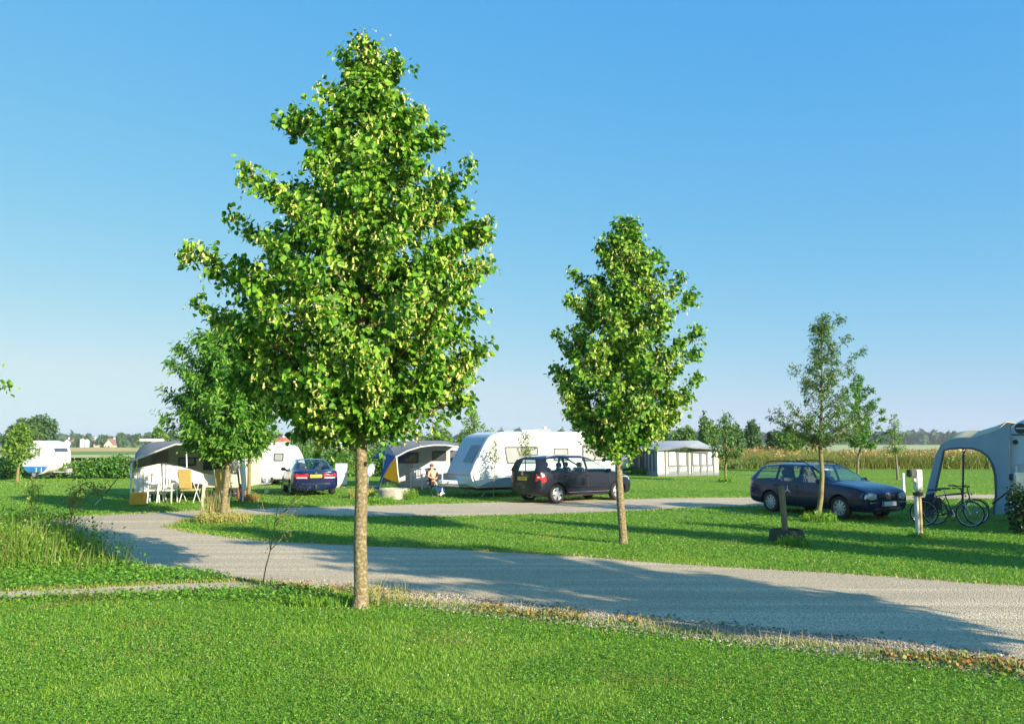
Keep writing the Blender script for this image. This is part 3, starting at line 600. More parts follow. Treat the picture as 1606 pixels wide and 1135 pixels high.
for i, (px, Y, top, w_, lb) in enumerate([
    (125, 540, 681, 18, 'small round tree behind the brown roof of the left farmhouse'), (138, 545, 683, 16, 'tree between the two farmhouse roofs'), (160, 545, 681, 20, 'tree just behind the grey barn roof'), (190, 520, 678, 22, 'round tree right of the grey barn'), (214, 500, 679, 20, 'dark tree on the horizon left of the beige awning'), (232, 430, 677, 22, 'dark tree above the left corner of the beige awning'), (270, 300, 672, 26, 'rounded tree above the beige awning roof vent'),
    (420, 260, 672, 24, 'dark tree left of the far red roof'), (575, 230, 660, 24, 'tall grey-green tree right next to the big trunk'), (592, 240, 668, 22, 'tree right of the tall one beside the big trunk'), (545, 400, 679, 20, 'small tree left of the big trunk on the horizon'), (700, 300, 674, 30, 'dark tree behind the blue-yellow awning roof'), (727, 320, 673, 26, 'dark tree above the gap between the caravans'),
    (764, 380, 672, 22, 'dark round tree on the horizon above the long caravan nose'), (785, 420, 672, 18, 'second dark tree above the long caravan nose'), (812, 420, 670, 26, 'dark tree on the horizon above the caravan front window'), (850, 450, 670, 22, 'dark tree above the middle of the long caravan'), (880, 460, 671, 18, 'tree on the horizon right of the farm roof'), (905, 400, 668, 18, 'tree above the rear half of the long caravan'), (935, 380, 666, 20, 'tree near the crown edge of the second linden')]):
    broad(lb, px, Y, top, w_, 210 + i, n=900, ls=.9 * Y / 400, low=.0)
for i, (px, Y, top, w_, lb, m) in enumerate([
    (1075, 85, 668, 50, 'broad bush-like tree above the grey and white awning roof', lf_bush2), (1112, 80, 660, 50, 'round green tree behind the right end of the awning tent', lf_bush2), (1150, 84, 664, 50, 'green tree left of the orange meadow', lf_far), (1180, 95, 658, 34, 'tall bluish tree at the left end of the orange meadow', lf_far), (1196, 78, 700, 42, 'low rounded shrub at the left end of the orange meadow', lf_bush2), (1238, 76, 668, 40, 'light green tree standing in the orange meadow', lf_young), (1215, 90, 674, 34, 'small tree behind the left end of the blue estate car', lf_far), (1040, 95, 676, 40, 'dark tree above the awning tent ridge', lf_far)]):
    broad(lb, px, Y, top, w_, 240 + i, m=m, n=2200, ls=.3, low=.0, group='trees along the meadow')
broad('wispy tree with thin top rising above the trees behind the awning tent', 1105, 70, 643, 20, 260, m=lf_pear, n=500, ls=.25, group='trees along the meadow')
# far woods
def woods(label, px0, px1, Y, top, base, seed, n, ls, jit=3):
    g = np.random.default_rng(seed); x0, x1 = W(px0, 690, Y).x, W(px1, 690, Y).x
    zt = W(0, top, Y).z; zb = gz(0, Y) - .5; m_ = 60; bl = []
    for k in range(m_):
        x = x0 + (x1 - x0) * (k + g.random()) / m_; hh = (zt - zb) * g.uniform(.8, 1.08) * (1 + .10 * math.sin(x * .011) + .08 * math.sin(x * .031 + 1)); bl.append((x, Y + g.uniform(-30, 60), zb + hh * .5, (x1 - x0) / m_ * 1.2, 18, hh * .52))
    b = np.array(bl); c = g.integers(0, m_, n); d = nrm(g.normal(0, 1, (n, 3))); P = b[c, :3] + d * b[c, 3:6] * (g.random(n) ** .2)[:, None] * 1.0; P[:, 2] = np.maximum(P[:, 2], zb)
    V, Q = leaves(P, d, ls * g.uniform(.6, 1.3, n), 'heart', gen=g)
    ob = link('distant_woods', fast_mesh('distant_woods', V, Q, None, [leafmat('woods_leaf', [(0, (.02, .05, .022)), (.6, (.035, .075, .028)), (1, (.06, .11, .04))], .1, .9)])); tag(ob, label, 'woods', kind='stuff')
woods('long dark belt of woodland on the right horizon', 1010, 1800, 900, 680, 697, 5, 26000, 6)
woods('low dark hedgerow line along the left and middle horizon', -200, 1010, 760, 684, 697, 6, 9000, 5)
woods('hazy hill wood rising at the right edge behind the arched tent', 1390, 1900, 1300, 681, 696, 7, 5000, 8)
# tall meadow on the right
m_mead = leafmat('meadow_blade', [(0, (.10, .19, .03)), (.5, (.20, .25, .045)), (.8, (.32, .27, .08)), (1, (.42, .28, .10))], .3)
m_seed = leafmat('seed_head', [(0, (.36, .22, .09)), (.5, (.46, .27, .11)), (1, (.52, .38, .18))], .3)
g5 = np.random.default_rng(55); n = 100000
x = g5.uniform(15.2, 75, n); y = 61 + 17 * g5.random(n) ** 1.3
top = (1.25 + .28 * lownoise(x, y, .45, 2) + .18 * lownoise(x, y, 1.7, 4)) * np.clip((x - 14.5) / 5, .45, 1)
hh = top * (.45 + .6 * g5.random(n) ** .7)
V, Qd, T = blades(x, y, hh, np.full(n, .03), 1.1)
tag(link('tall_meadow', fast_mesh('tall_meadow', V, Qd, T, [m_mead])), 'tall unmown grass meadow behind the right lawn', 'meadow', kind='stuff')
k = (lownoise(x, y, .3, 9) + .5 * lownoise(x, y, 1.2, 19) > -.1) & (hh > top * .8) & (g5.random(n) < .45); P = np.stack([x[k], y[k], hh[k] * .97], -1)
V, Q = leaves(P, np.tile([0, -1.0, 0], (len(P), 1)), .13 * g5.uniform(.6, 1.3, len(P)), 'mid', gen=g5, droop=-.2, rnd=1)
tag(link('meadow_seed_heads', fast_mesh('meadow_seed_heads', V, Q, None, [m_seed])), 'rusty orange seed heads over the tall meadow', 'meadow', kind='stuff')
k = (lownoise(x, y, .35, 29) > .25) & (g5.random(n) < .5); P = np.stack([x[k], y[k], hh[k] * g5.random(k.sum())], -1)
V, Q = leaves(P, nrm(g5.normal(0, 1, P.shape)), .16 * g5.uniform(.6, 1.3, len(P)), 'mid', gen=g5)
tag(link('meadow_herbs', fast_mesh('meadow_herbs', V, Q, None, [lf_bush2])), 'green leafy patches within the tall meadow', 'meadow', kind='stuff')
# weeds on the verge at the left edge
n = 16000; gx = []
g6 = np.random.default_rng(66)
cx_, cy_ = G(55, 885); x = cx_ + g6.normal(-.9, 1.5, n); y = cy_ + .6 + g6.normal(0, .85, n)
P1 = np.array([G(150, 880), G(120, 870)]); k = ~inpoly(ROAD, x, y) & ~inpoly(PATH, x, y) & (x < G(150, 900)[0] + .6) & (y > cy_ - .9); x, y = x[k], y[k]
hh = (.18 + .65 * g6.random(len(x)) ** 1.6) * np.clip(1.15 - .28 * (x - cx_ - .2), .3, 1.15)
V, Qd, T = blades(x, y, hh, np.full(len(x), .007), .95)
tag(link('verge_weeds', fast_mesh('verge_weeds', V, Qd, T, [leafmat('weed_blade', [(0, (.10, .22, .02)), (.5, (.18, .32, .03)), (.8, (.30, .38, .06)), (1, (.5, .42, .2))], .35)])), 'tall wild grass and weeds on the verge at the left edge', 'weeds', kind='stuff')
NH = 17000; i = g6.integers(0, len(x), NH); P = np.stack([x[i] + g6.normal(0, .05, NH), y[i] + g6.normal(0, .05, NH), hh[i] * g6.uniform(.1, 1.0, NH)], -1)
V, Q = leaves(P, nrm(g6.normal(0, 1, (NH, 3))), g6.uniform(.025, .06, NH), 'mid', droop=.2, gen=g6)
tag(link('verge_herbs', fast_mesh('verge_herbs', V, Q, None, [leafmat('herb_leaf', [(0, (.07, .2, .02)), (.5, (.13, .3, .025)), (1, (.24, .4, .05))], .35)])), 'leafy herbs among the tall verge grass at the left edge', 'weeds', kind='stuff')
# clover-rich strip between path and road at left, and lush bits by the big trunk
x = g6.uniform(-11, -2.5, 26000); y = g6.uniform(11, 15.5, 26000); k = ~inpoly(ROAD, x, y) & ~inpoly(PATH, x, y); x, y = x[k], y[k]
V, Q = leaflets(x, y, .03 + .09 * g6.random(len(x)), .025 + .03 * g6.random(len(x)), .8)
tag(link('verge_clover', fast_mesh('verge_clover', V, Q, None, [m_clover])), 'lush clover on the verge between footpath and road', 'clover', kind='stuff')
def tuft(name, label, cat, px, py, n, rad, h, cols, ls=.06, bl=.5, seed=0, group=None, wd=.01, Y=None):
    """a clump of stalks with leaves"""
    g = np.random.default_rng(seed + 900); b = G(px, py) if Y is None else (W(px, py, Y).x, Y)
    a = g.uniform(0, 6.28, n); r = rad * np.sqrt(g.random(n)); x = r * np.cos(a); y = r * np.sin(a) * .7
    hh = h * g.uniform(.4, 1, n); V, Qd, T = blades(x, y, hh, np.full(n, wd), bl)
    m_ = int(n * .8); i = g.integers(0, n, m_); P = np.stack([x[i] + g.normal(0, .03, m_), y[i] + g.normal(0, .03, m_), hh[i] * g.uniform(.05, 1, m_)], -1)
    V2, Q2 = leaves(P, nrm(g.normal(0, 1, (m_, 3))), ls * g.uniform(.5, 1.2, m_), 'mid', gen=g)
    o = link(name, fast_mesh(name, np.concatenate([V, V2]), np.concatenate([Qd, Q2 + len(V)]), T, [leafmat(name + '_leaf_%d' % seed, cols, .35)]), loc=(b[0], b[1], .0)); return tag(o, label, cat, group)
TG = 'weed clumps at the feet of posts and trunks'
yel = [(0, (.22, .28, .04)), (.5, (.40, .38, .10)), (1, (.52, .42, .18))]; grn = [(0, (.08, .22, .02)), (.6, (.16, .33, .03)), (1, (.3, .4, .06))]
tuft('grass_clump', 'yellow dry grass clump around the leaning trunk beside the white post', 'grass clump', 350, 818, 1500, .75, .28, yel, seed=1, group=TG)
tuft('grass_clump', 'tall thin straw stems between the white post and the leaning trunk', 'grass clump', 335, 815, 200, .4, .95, [(0, (.45, .38, .14)), (1, (.6, .5, .25))], ls=.03, bl=.2, seed=2, group=TG, wd=.012)
tuft('weed_clump', 'green weeds at the foot of the biggest tree trunk, left side', 'weed clump', 515, 945, 900, .55, .13, grn, seed=3, ls=.045, group=TG)
tuft('grass_clump', 'wispy straw stalks just right of the biggest tree trunk', 'grass clump', 600, 945, 170, .35, .34, yel, seed=4, ls=.02, group=TG, wd=.005)
tuft('weed_clump', 'leafy green weeds at the foot of the post in the round planter', 'weed clump', 1243, 856, 300, .33, .25, grn, seed=5, group=TG)
tuft('weed_clump', 'green weeds growing at the crooked trunk beside the blue estate car', 'weed clump', 1287, 818, 300, .45, .3, grn, seed=6, ls=.09, group=TG)
tuft('weed_clump', 'dark green creeping plants left of the round concrete ring', 'weed clump', 592, 789, 700, .6, .28, grn, seed=7, group=TG)
tuft('weed_clump', 'green plants spilling over the right rim of the round concrete ring', 'weed clump', 640, 783, 500, .35, .42, grn, seed=8, group=TG)
tuft('grass_clump', 'pale dry weed clump by the electricity box and satellite dish', 'grass clump', 566, 781, 600, .5, .45, [(0, (.3, .34, .06)), (1, (.5, .44, .16))], seed=9, group=TG)
tuft('grass_clump', 'dry grass around the slim yellow-green trunk by the beige awning', 'grass clump', 390, 787, 350, .35, .35, [(0, (.3, .22, .06)), (1, (.45, .3, .12))], seed=10, group=TG)
tuft('weed_clump', 'small weeds at the foot of the young tree by the awning tent', 'weed clump', 1138, 756, 250, .35, .3, grn, seed=11, group=TG, ls=.1, wd=.02)
tuft('weed_clump', 'small weeds at the foot of the spindly tree in front of the awning tent', 'weed clump', 1005, 744, 350, .55, .55, grn, seed=12, group=TG, ls=.1, wd=.02)
tuft('weed_clump', 'small green weeds at the post of the socket box', 'weed clump', 1443, 842, 200, .25, .14, grn, seed=13, group=TG)
# saplings in front
def sapling(label, px, py, ptsp, Y, n, ls, cols, seed, r0=.012, group='thin saplings by the road', forks=()):
    g = np.random.default_rng(seed); b = W(px, py, Y); root = empty('sapling', (b.x, Y, 0), 0, label, 'sapling', group)
    tb = MB(); P = [W(a, c, Y) for a, c in ptsp]; P = [Vector((p.x - b.x, g.normal(0, .02), p.z)) for p in P]; P[0].z = -.02
    tb.tube(P, list(np.linspace(r0, r0 * .35, len(P))), 6); segs = [P]
    for fk in forks:
        Q_ = [W(a, c, Y) for a, c in fk]; Q_ = [Vector((p.x - b.x, j * .05 * g.choice([-1, 1]), p.z)) for j, p in enumerate(Q_)]; tb.tube(Q_, list(np.linspace(r0 * .7, r0 * .2, len(Q_))), 5); segs.append(Q_)
    L = []
    for k in range(n):
        s = segs[g.integers(0, len(segs))]; t = (1 - g.random() ** 1.3 * .7) * (len(s) - 1); j = min(int(t), len(s) - 2); L.append(np.array(s[j].lerp(s[j + 1], t - j)) + g.normal(0, .07, 3))
    L = np.array(L)
    for q in L[::6]:
        tb.tube([tuple(q), tuple(q + g.normal(0, .06, 3) + np.array([0, 0, .03]))], .0015, 3)
    tb.build('stem', bark3, root)
    V, Q = leaves(L, nrm(g.normal(0, 1, L.shape)), ls * g.uniform(.6, 1.2, len(L)), 'long', gen=g)
    link('leaves', fast_mesh('leaves', V, Q, None, [leafmat('sapling_leaf_%d' % seed, cols, .35)]), root); return root
sapling('bare forked sapling with feathery top in front of the road, left of the biggest trunk', 411, 916, [(411, 918), (416, 890), (424, 862), (430, 830), (436, 790), (445, 745)], 12.1, 330, .03, [(0, (.2, .22, .06)), (1, (.4, .36, .15))], 1, .011,
        forks=[[(424, 862), (440, 845), (452, 825), (470, 790)], [(424, 862), (420, 830), (415, 790), (412, 760)], [(432, 825), (455, 790), (478, 755)], [(430, 820), (446, 800), (482, 770), (500, 748)]])
sapling('thin pale sapling rising from the weeds at the left edge', 50, 868, [(50, 870), (49, 830), (50, 790), (53, 750)], 14.2, 240, .06, [(0, (.2, .34, .04)), (1, (.4, .46, .12))], 2, .01, forks=[[(50, 800), (44, 780), (42, 762)], [(50, 800), (58, 780), (64, 756)]])
sapling('reddish bent sapling with drooping tip at the left, in front of the road', 112, 872, [(112, 874), (110, 840), (113, 800), (120, 768), (135, 756), (150, 765)], 14.4, 420, .055, [(0, (.08, .16, .04)), (.5, (.22, .26, .07)), (1, (.35, .22, .08))], 3, .012, forks=[[(113, 800), (122, 785), (130, 770)], [(113, 810), (105, 790), (112, 770)], [(130, 758), (150, 768), (163, 766)]])
# ------------------------------------------------------------------ cars
black = mat('black_plastic', (.018, .018, .02), .55, c2=(.03, .03, .032), scale=20)
rubber = mat('tyre_rubber', (.02, .02, .02), .85, c2=(.035, .033, .03), scale=15, bump=.3, bscale=60)
alloy = mat('silver_alloy', (.62, .63, .65), .3, .75, c2=(.5, .5, .52), scale=12)
hubcap = mat('silver_hubcap', (.55, .56, .58), .38, .35, c2=(.42, .42, .43), scale=10)
seatm = mat('grey_seat_cloth', (.045, .047, .055), .9, c2=(.08, .08, .09), scale=30)
car_glass = glassmat('car_glass', (.80, .88, .86), .3)
lampg = mat('lamp_glass', (.62, .65, .68), .12, .3, c2=(.35, .37, .4), scale=25, coat=1)
redl = mat('red_lamp', (.55, .015, .02), .15, c2=(.32, .01, .015), scale=20, coat=1)
whtl = mat('clear_lamp', (.75, .70, .68), .15, c2=(.6, .5, .5), scale=20, coat=1)
chrome = mat('chrome', (.75, .76, .78), .12, 1)
plate_y = mat('yellow_plate', (.72, .55, .05), .45, c2=(.62, .46, .04), scale=8)
plate_w = mat('white_plate', (.78, .78, .74), .45, c2=(.68, .68, .66), scale=8)
eu_blue = mat('plate_blue', (.02, .07, .35), .4)
ink = mat('black_lettering', (.02, .02, .02), .5)
def cage(st):
    """st: list of stations dict(xl, xt, zb, w, belt, wt, zt, zr, hood) -> verts, quads grid over the half shell mirrored"""
    rows = []
    for s in st:
        xl, xt, zb, w_, b, wt, zt, zr = s[:8]
        L = [(0, zb), (w_ - .14, zb), (w_ - .03, zb + .10), (w_, .46), (w_, .66), (w_ - .035, b - .035), (w_ - .05, b), (wt, zt), (wt - .05, zt + .045 * min(1, (zt - b) / .2 + .15)), (wt * .55, zr - .008), (0, zr)]
        row = []
        for k, (y, z) in enumerate(L):
            f = 0 if zr <= b + 1e-6 else min(max((z - b) / max(zr - b, .05), 0), 1)
            row.append(Vector((xl + (xt - xl) * f, y, z)))
        rows.append(row)
    return rows
def car_body(name, st, wins, paint, parent, wheels, rw, wy):
    """wins: set of (station index, level index) quads that are glass; 'end' index len-1 means the rear cap"""
    rows = cage(st); n = len(rows); K = 11; bm = bmesh.new(); vv = []
    for row in rows:
        left = [bm.verts.new(p) for p in row]; right = [None] * K
        for k, p in enumerate(row): right[k] = left[k] if abs(p.y) < 1e-9 else bm.verts.new((p.x, -p.y, p.z))
        vv.append((left, right))
    def face(vs, g):
        u = []
        for v in vs:
            if v not in u: u.append(v)
        if len(u) > 2:
            try: f = bm.faces.new(u); f.material_index = 1 if g else 0
            except ValueError: pass
    for i in range(n - 1):
        for k in range(K - 1):
            for sd_ in (0, 1): face([vv[i][sd_][k], vv[i + 1][sd_][k], vv[i + 1][sd_][k + 1], vv[i][sd_][k + 1]], (i, k) in wins)
    for i, key in ((0, -1), (n - 1, n - 1)):
        for k in range(K - 1): face([vv[i][0][k], vv[i][0][k + 1], vv[i][1][k + 1], vv[i][1][k]], (key, k) in wins)
    bmesh.ops.recalc_face_normals(bm, faces=bm.faces)
    cr = bm.edges.layers.float.new('crease_edge')
    for e in bm.edges:
        fs = e.link_faces
        if len(fs) == 2 and fs[0].material_index != fs[1].material_index: e[cr] = 1.0
    vc = bm.verts.layers.float.new('crease_vert')
    for v in bm.verts:
        gl_ = [f for f in v.link_faces if f.material_index == 1]
        if len(gl_) == 1 and len(v.link_faces) > 2: v[vc] = .8
    me = bpy.data.meshes.new('body'); bm.to_mesh(me); bm.free(); me.materials.append(paint); me.materials.append(car_glass); me.materials.append(black)
    o = link('body', me); sb = o.modifiers.new('s', 'SUBSURF'); sb.levels = 2; sb.render_levels = 2
    cut = MB(); cut.mi = 0
    for x, y in wheels: cut.lathe([(0, y - .16), (rw + .055, y - .16), (rw + .055, y + .25), (0, y + .25)], (x, 0, rw), 'y', 40)
    for x, y in wheels: cut.lathe([(0, -y - .25), (rw + .055, -y - .25), (rw + .055, -y + .16), (0, -y + .16)], (x, 0, rw), 'y', 40)
    c = cut.build('cut', [black]); bo = o.modifiers.new('b', 'BOOLEAN'); bo.object = c; bo.operation = 'DIFFERENCE'; bo.solver = 'EXACT'
    bo.material_mode = 'TRANSFER'
    dg = bpy.context.evaluated_depsgraph_get(); ev = bpy.data.meshes.new_from_object(o.evaluated_get(dg)); bpy.data.objects.remove(c); bpy.data.objects.remove(o)
    # split glass from paint
    bm = bmesh.new(); bm.from_mesh(ev); names = [m.name if m else '' for m in ev.materials]
    gi = [i for i, nm in enumerate(names) if nm == 'car_glass'][0]
    bvh = BVHTree.FromBMesh(bm)
    def take(cond):
        b2 = bm.copy(); bmesh.ops.delete(b2, geom=[f for f in b2.faces if not cond(f)], context='FACES')
        for f in b2.faces: f.smooth = True
        for e in b2.edges:
            if len(e.link_faces) == 2 and e.calc_face_angle(0) > R(50): e.smooth = False
        m_ = bpy.data.meshes.new('x'); b2.to_mesh(m_); b2.free()
        for q in ev.materials: m_.materials.append(q)
        return m_
    body = link('body', take(lambda f: f.material_index != gi), parent)
    gl = link('windows', take(lambda f: f.material_index == gi), parent)
    bm.free(); return body, bvh
def hit(bvh, p, d):
    r = bvh.ray_cast(Vector(p), Vector(d).normalized()); return r[0] if r[0] is not None else None
def patch(bvh, pts, d, m, name, parent, off=.006, back=3.0, th=.012):
    """lamp/plate/trim patch: outline points (3-D, near the surface) pushed along d onto the body"""
    d = Vector(d).normalized(); c = sum((Vector(p) for p in pts), Vector()) / len(pts); rings = []
    for f in (1, .66, .33): rings.append([c + (Vector(p) - c) * f for p in pts])
    rings.append([c]); out = []
    for rg in rings:
        rr = []
        for p in rg:
            h = hit(bvh, p - d * back, d); rr.append((h if h else p) - d * off)
        out.append(rr)
    n = len(pts); vs = [p for rg in out[:3] for p in rg] + [out[3][0]]; fs = []
    for q in range(2): fs += [(q * n + j, q * n + (j + 1) % n, (q + 1) * n + (j + 1) % n, (q + 1) * n + j) for j in range(n)]
    fs += [(2 * n + j, 2 * n + (j + 1) % n, 3 * n) for j in range(n)]; N = len(vs)
    vs2 = [v + d * (th + off) for v in vs]; fs2 = [tuple(i + N for i in f[::-1]) for f in fs]; sd_ = [(j, (j + 1) % n, (j + 1) % n + N, j + N) for j in range(n)]
    b = MB(); b.add(vs + vs2, fs + fs2 + sd_); return b.build(name, m, parent, smooth=True)
def seams(bvh, lines, parent, name='door_seam'):
    for ln in lines:
        P = [Vector(p) for p in ln]; q = []
        for i in range(len(P) - 1):
            for k in range(6): q.append(P[i].lerp(P[i + 1], k / 6))
        q.append(P[-1])
        for sy in (1, -1):
            w_ = []
            for p in q:
                h = hit(bvh, (p.x, 2 * sy, p.z), (0, -sy, 0))
                if h: w_.append(h)
            if len(w_) > 1: b = MB(); b.tube(w_, .005, 4); b.build(name, black, parent)
def wheel(parent, x, y, r, wd, spokes, m, sgn, width=.16, blade=.055):
    hub = MB(); hub.lathe([(0, sgn * .075), (.035, sgn * .075), (.045, sgn * .065), (.045, -sgn * .06), (0, -sgn * .06)], (0, 0, 0), 'y', 20)
    h = hub.build('wheel', m, parent, smooth=True, loc=(x, y, r)); w_ = wd / 2
    t = MB(); t.lathe([(r * .66, -w_), (r * .9, -w_ - .003), (r * .98, -w_ * .8), (r, -w_ * .4), (r, w_ * .4), (r * .98, w_ * .8), (r * .9, w_ + .003), (r * .66, w_), (r * .66, -w_)], (0, 0, 0), 'y', 40)
    t.build('tyre', rubber, h, smooth=True)
    rm = MB(); rm.lathe([(r * .67, w_ * .95 * sgn), (r * .63, w_ * .98 * sgn), (r * .60, w_ * .6 * sgn), (r * .58, -w_ * sgn), (r * .67, -w_ * sgn)], (0, 0, 0), 'y', 36)
    for k in range(spokes):
        a = 2 * math.pi * k / spokes + .3; u = Vector((math.cos(a), 0, math.sin(a))); v = Vector((-math.sin(a), 0, math.cos(a))); y0 = sgn * w_ * .62; y1 = sgn * w_ * .85
        pts = [u * .03 + v * blade * .45, u * r * .62 + v * blade * .95, u * r * .62 - v * blade * .95, u * .03 - v * blade * .45]
        rm.slab([p + Vector((0, y1 if i in (0, 3) else y0, 0)) for i, p in enumerate(pts)], (0, -sgn * .02, 0))
    rm.build('rim', m, h, smooth=True)
    dk = MB(); dk.lathe([(0, -sgn * .02), (r * .58, -sgn * .02), (r * .58, -sgn * .05), (0, -sgn * .05)], (0, 0, 0), 'y', 24); dk.build('brake_disc', black, h)
def seats(parent, xs_, y, z, head=True):
    for x in xs_:
        for sy in (y, -y):
            b = MB(); b.box((x, sy, z), (.5, .48, .16), bev=.05); b.box((x - .27, sy, z + .33), (.14, .46, .62), Matrix.Rotation(-.2, 3, 'Y').to_euler(), bev=.05); b.box((x - .36, sy, z + .73), (.09, .26, .17), bev=.03); b.build('seat', seatm, parent, smooth=True)
def mirrors(parent, x, y, z, m):
    for s in (1, -1):
        b = MB(); b.box((x, s * (y + .10), z), (.10, .20, .13), Matrix.Rotation(s * -.25, 3, 'Z').to_euler(), bev=.03); b.tube([(x, s * (y - .03), z - .03), (x, s * (y + .06), z - .02)], .02, 6); b.build('wing_mirror', m, parent, smooth=True)
def text(body, size, m, parent, M, name='lettering'):
    c = bpy.data.curves.new('t', 'FONT'); c.body = body; c.size = size; c.extrude = .001; c.align_x = 'CENTER'; c.align_y = 'CENTER'
    o = bpy.data.objects.new('t', c); col.objects.link(o); dg = bpy.context.evaluated_depsgraph_get(); me = bpy.data.meshes.new_from_object(o.evaluated_get(dg)); bpy.data.objects.remove(o)
    me.materials.clear(); me.materials.append(m); me.transform(M); return link(name, me, parent)
def facing(p, nrm_, up=(0, 0, 1)):
    n = Vector(nrm_).normalized(); x = Vector(up).cross(n).normalized(); y = n.cross(x); M = Matrix((x, y, n)).transposed().to_4x4(); M.translation = Vector(p) + n * .004; return M
def ringmark(parent, p, n_, r, m, kind):
    """round badge with a simple V over W mark"""
    M = facing(p, n_); b = MB(); b.lathe([(r * .86, 0), (r, 0), (r, .006), (r * .86, .006), (r * .86, 0)], (0, 0, 0), 'z', 24)
    for pl in ([(-.42, .70), (0, .05), (.42, .70)], [(-.72, .42), (-.34, -.66), (0, .02), (.34, -.66), (.72, .42)]) if kind == 'vw' else ([(-.6, 0), (0, .3), (.6, 0), (0, -.3), (-.6, 0)],):
        b.tube([(x * r, y * r, .003) for x, y in pl], r * .09, 5)
    b.v = [tuple(M @ Vector(v)) for v in b.v]; return b.build('badge', m, parent, smooth=False)

def wagon():
    root = empty('estate_car', (0, 0, 0), 0, 'dark blue estate car with black roof rails and star-shaped sticker behind the crooked tree', 'car', 'parked cars')
    paint = mat('navy_paint', (.004, .009, .05), .22, .0, c2=(.005, .010, .06), scale=3, coat=.35, spec=.35)
    #      xl,   xt,   zb,   w,   belt,  wt,   zt,   zr
    st = [(2.12, 2.08, .26, .72, .68, .56, .70, .715),
          (2.06, 2.00, .21, .82, .76, .64, .78, .80),
          (1.78, 1.76, .19, .860, .85, .68, .87, .89),
          (1.26, 1.26, .19, .868, .90, .69, .93, .955),
          (.92, 1.00, .19, .868, .925, .71, .95, .995),
          (.56, .56, .19, .868, .93, .69, 1.13, 1.18),
          (.08, .12, .19, .868, .93, .615, 1.345, 1.415),
          (-.13, -.13, .19, .868, .925, .61, 1.355, 1.435),
          (-.22, -.23, .19, .868, .925, .61, 1.36, 1.445),
          (-.98, -1.00, .19, .868, .94, .60, 1.355, 1.445),
          (-1.08, -1.10, .19, .868, .94, .60, 1.35, 1.44),
          (-1.86, -1.66, .20, .862, .95, .585, 1.31, 1.40),
          (-2.10, -1.84, .24, .83, .95, .57, 1.29, 1.375),
          (-2.26, -1.93, .28, .74, .94, .52, 1.22, 1.32)]
    wins = {(4, 6), (5, 6), (6, 6), (8, 6), (10, 6), (4, 8), (4, 9), (5, 8), (5, 9), (13, 6), (13, 7), (13, 8)}
    wh = [(1.255, .77), (-1.26, .77)]; body, bvh = car_body('estate', st, wins, paint, root, wh, .305, .77)
    for x, y in wh:
        for s in (1, -1): wheel(root, x, s * (y - .02), .305, .18, 9, hubcap, s, blade=.035)
    seats(root, (.15, -.75), .36, .42); mirrors(root, .62, .80, .98, paint)
    for s in (1, -1):
        b = MB(); b.tube([(.0, s * .56, 1.40), (-.15, s * .565, 1.475), (-.9, s * .565, 1.50), (-1.5, s * .555, 1.475), (-1.68, s * .55, 1.41)], .016, 8); b.build('roof_rail', black, root, smooth=True)
        patch(bvh, [(2.0, s * .50, .715), (2.05, s * .40, .69), (2.05, s * .40, .57), (2.0, s * .58, .545), (1.90, s * .74, .57), (1.84, s * .79, .64), (1.86, s * .76, .71), (1.93, s * .64, .73)], (-1, -s * .35, 0), lampg, 'headlight', root)
        patch(bvh, [(-2.1, s * .62, .95), (-2.1, s * .80, .95), (-2.2, s * .80, .62), (-2.2, s * .60, .62)], (1, -s * .5, 0), redl, 'tail_light', root)
        for x in (-.28, -1.02):
            p = hit(bvh, (x + .02, 2 * s, .80), (0, -s, 0))
            if p: b = MB(); b.box(p + Vector((0, s * .012, 0)), (.19, .03, .035), bev=.01); b.build('door_handle', paint, root, smooth=True)
    seams(bvh, [[(.72, 0, .86), (.80, 0, .6), (.72, 0, .26)], [(-.18, 0, .9), (-.18, 0, .24)], [(-1.04, 0, .9), (-1.0, 0, .7), (-.86, 0, .45), (-.82, 0, .25)]], root)
    for s in (1, -1):
        b = MB(); b.tube([hit(bvh, (x, 2 * s, .50), (0, -s, 0)) + Vector((0, s * .004, 0)) for x in (.82, .3, -.2, -.8)], .018, 6); b.build('side_moulding', black, root, smooth=True)
    patch(bvh, [(2.1, -.37, .68), (2.1, .37, .68), (2.1, .35, .59), (2.1, -.35, .59)], (-1, 0, 0), black, 'grille', root)
    patch(bvh, [(2.1, -.52, .34), (2.1, .52, .34), (2.1, .48, .26), (2.1, -.48, .26)], (-1, 0, 0), black, 'air_intake', root)
    for s in (1, -1): b = MB(); b.box((2.10, s * .52, .475), (.06, .30, .022), Matrix.Rotation(-s * .2, 3, 'Z').to_euler(), bev=.005); b.build('bumper_trim', chrome, root)
    b = MB(); b.box((2.155, 0, .44), (.02, .52, .115), bev=.003); pl = b.build('number_plate', plate_w, root); b = MB(); b.box((2.1665, -.235, .44), (.003, .05, .112)); b.build('plate_band', eu_blue, pl)
    hp_ = hit(bvh, (4, 0, .64), (-1, 0, 0)); ringmark(root, hp_ + Vector((.03, 0, 0)), (1, 0, .1), .078, black, 'vw')
    b = MB(); b.lathe([(0, -.02), (.085, -.02), (.085, .025), (0, .03)], hp_, 'x', 20); b.build('badge_base', alloy, root, smooth=True)
    b = MB(); b.tube([(1.02, .3, .95), (.9, .1, 1.0), (.82, -.35, 1.02)], .008, 5); b.build('wiper', black, root)
    # sun visor sticker on the screen and three-armed emblem on the rear door
    stc = mat('white_sticker', (.8, .8, .82), .5); b = MB()
    for (y, w2) in ((-.10, .18), (.10, .14)): b.box((.205, y, 1.275), (.004, w2, .07), Matrix.Rotation(R(-62), 3, 'Y').to_euler())
    b.build('screen_sticker', stc, root)
    ex = -.55; p0 = hit(bvh, (ex, -2, .69), (0, 1, 0))
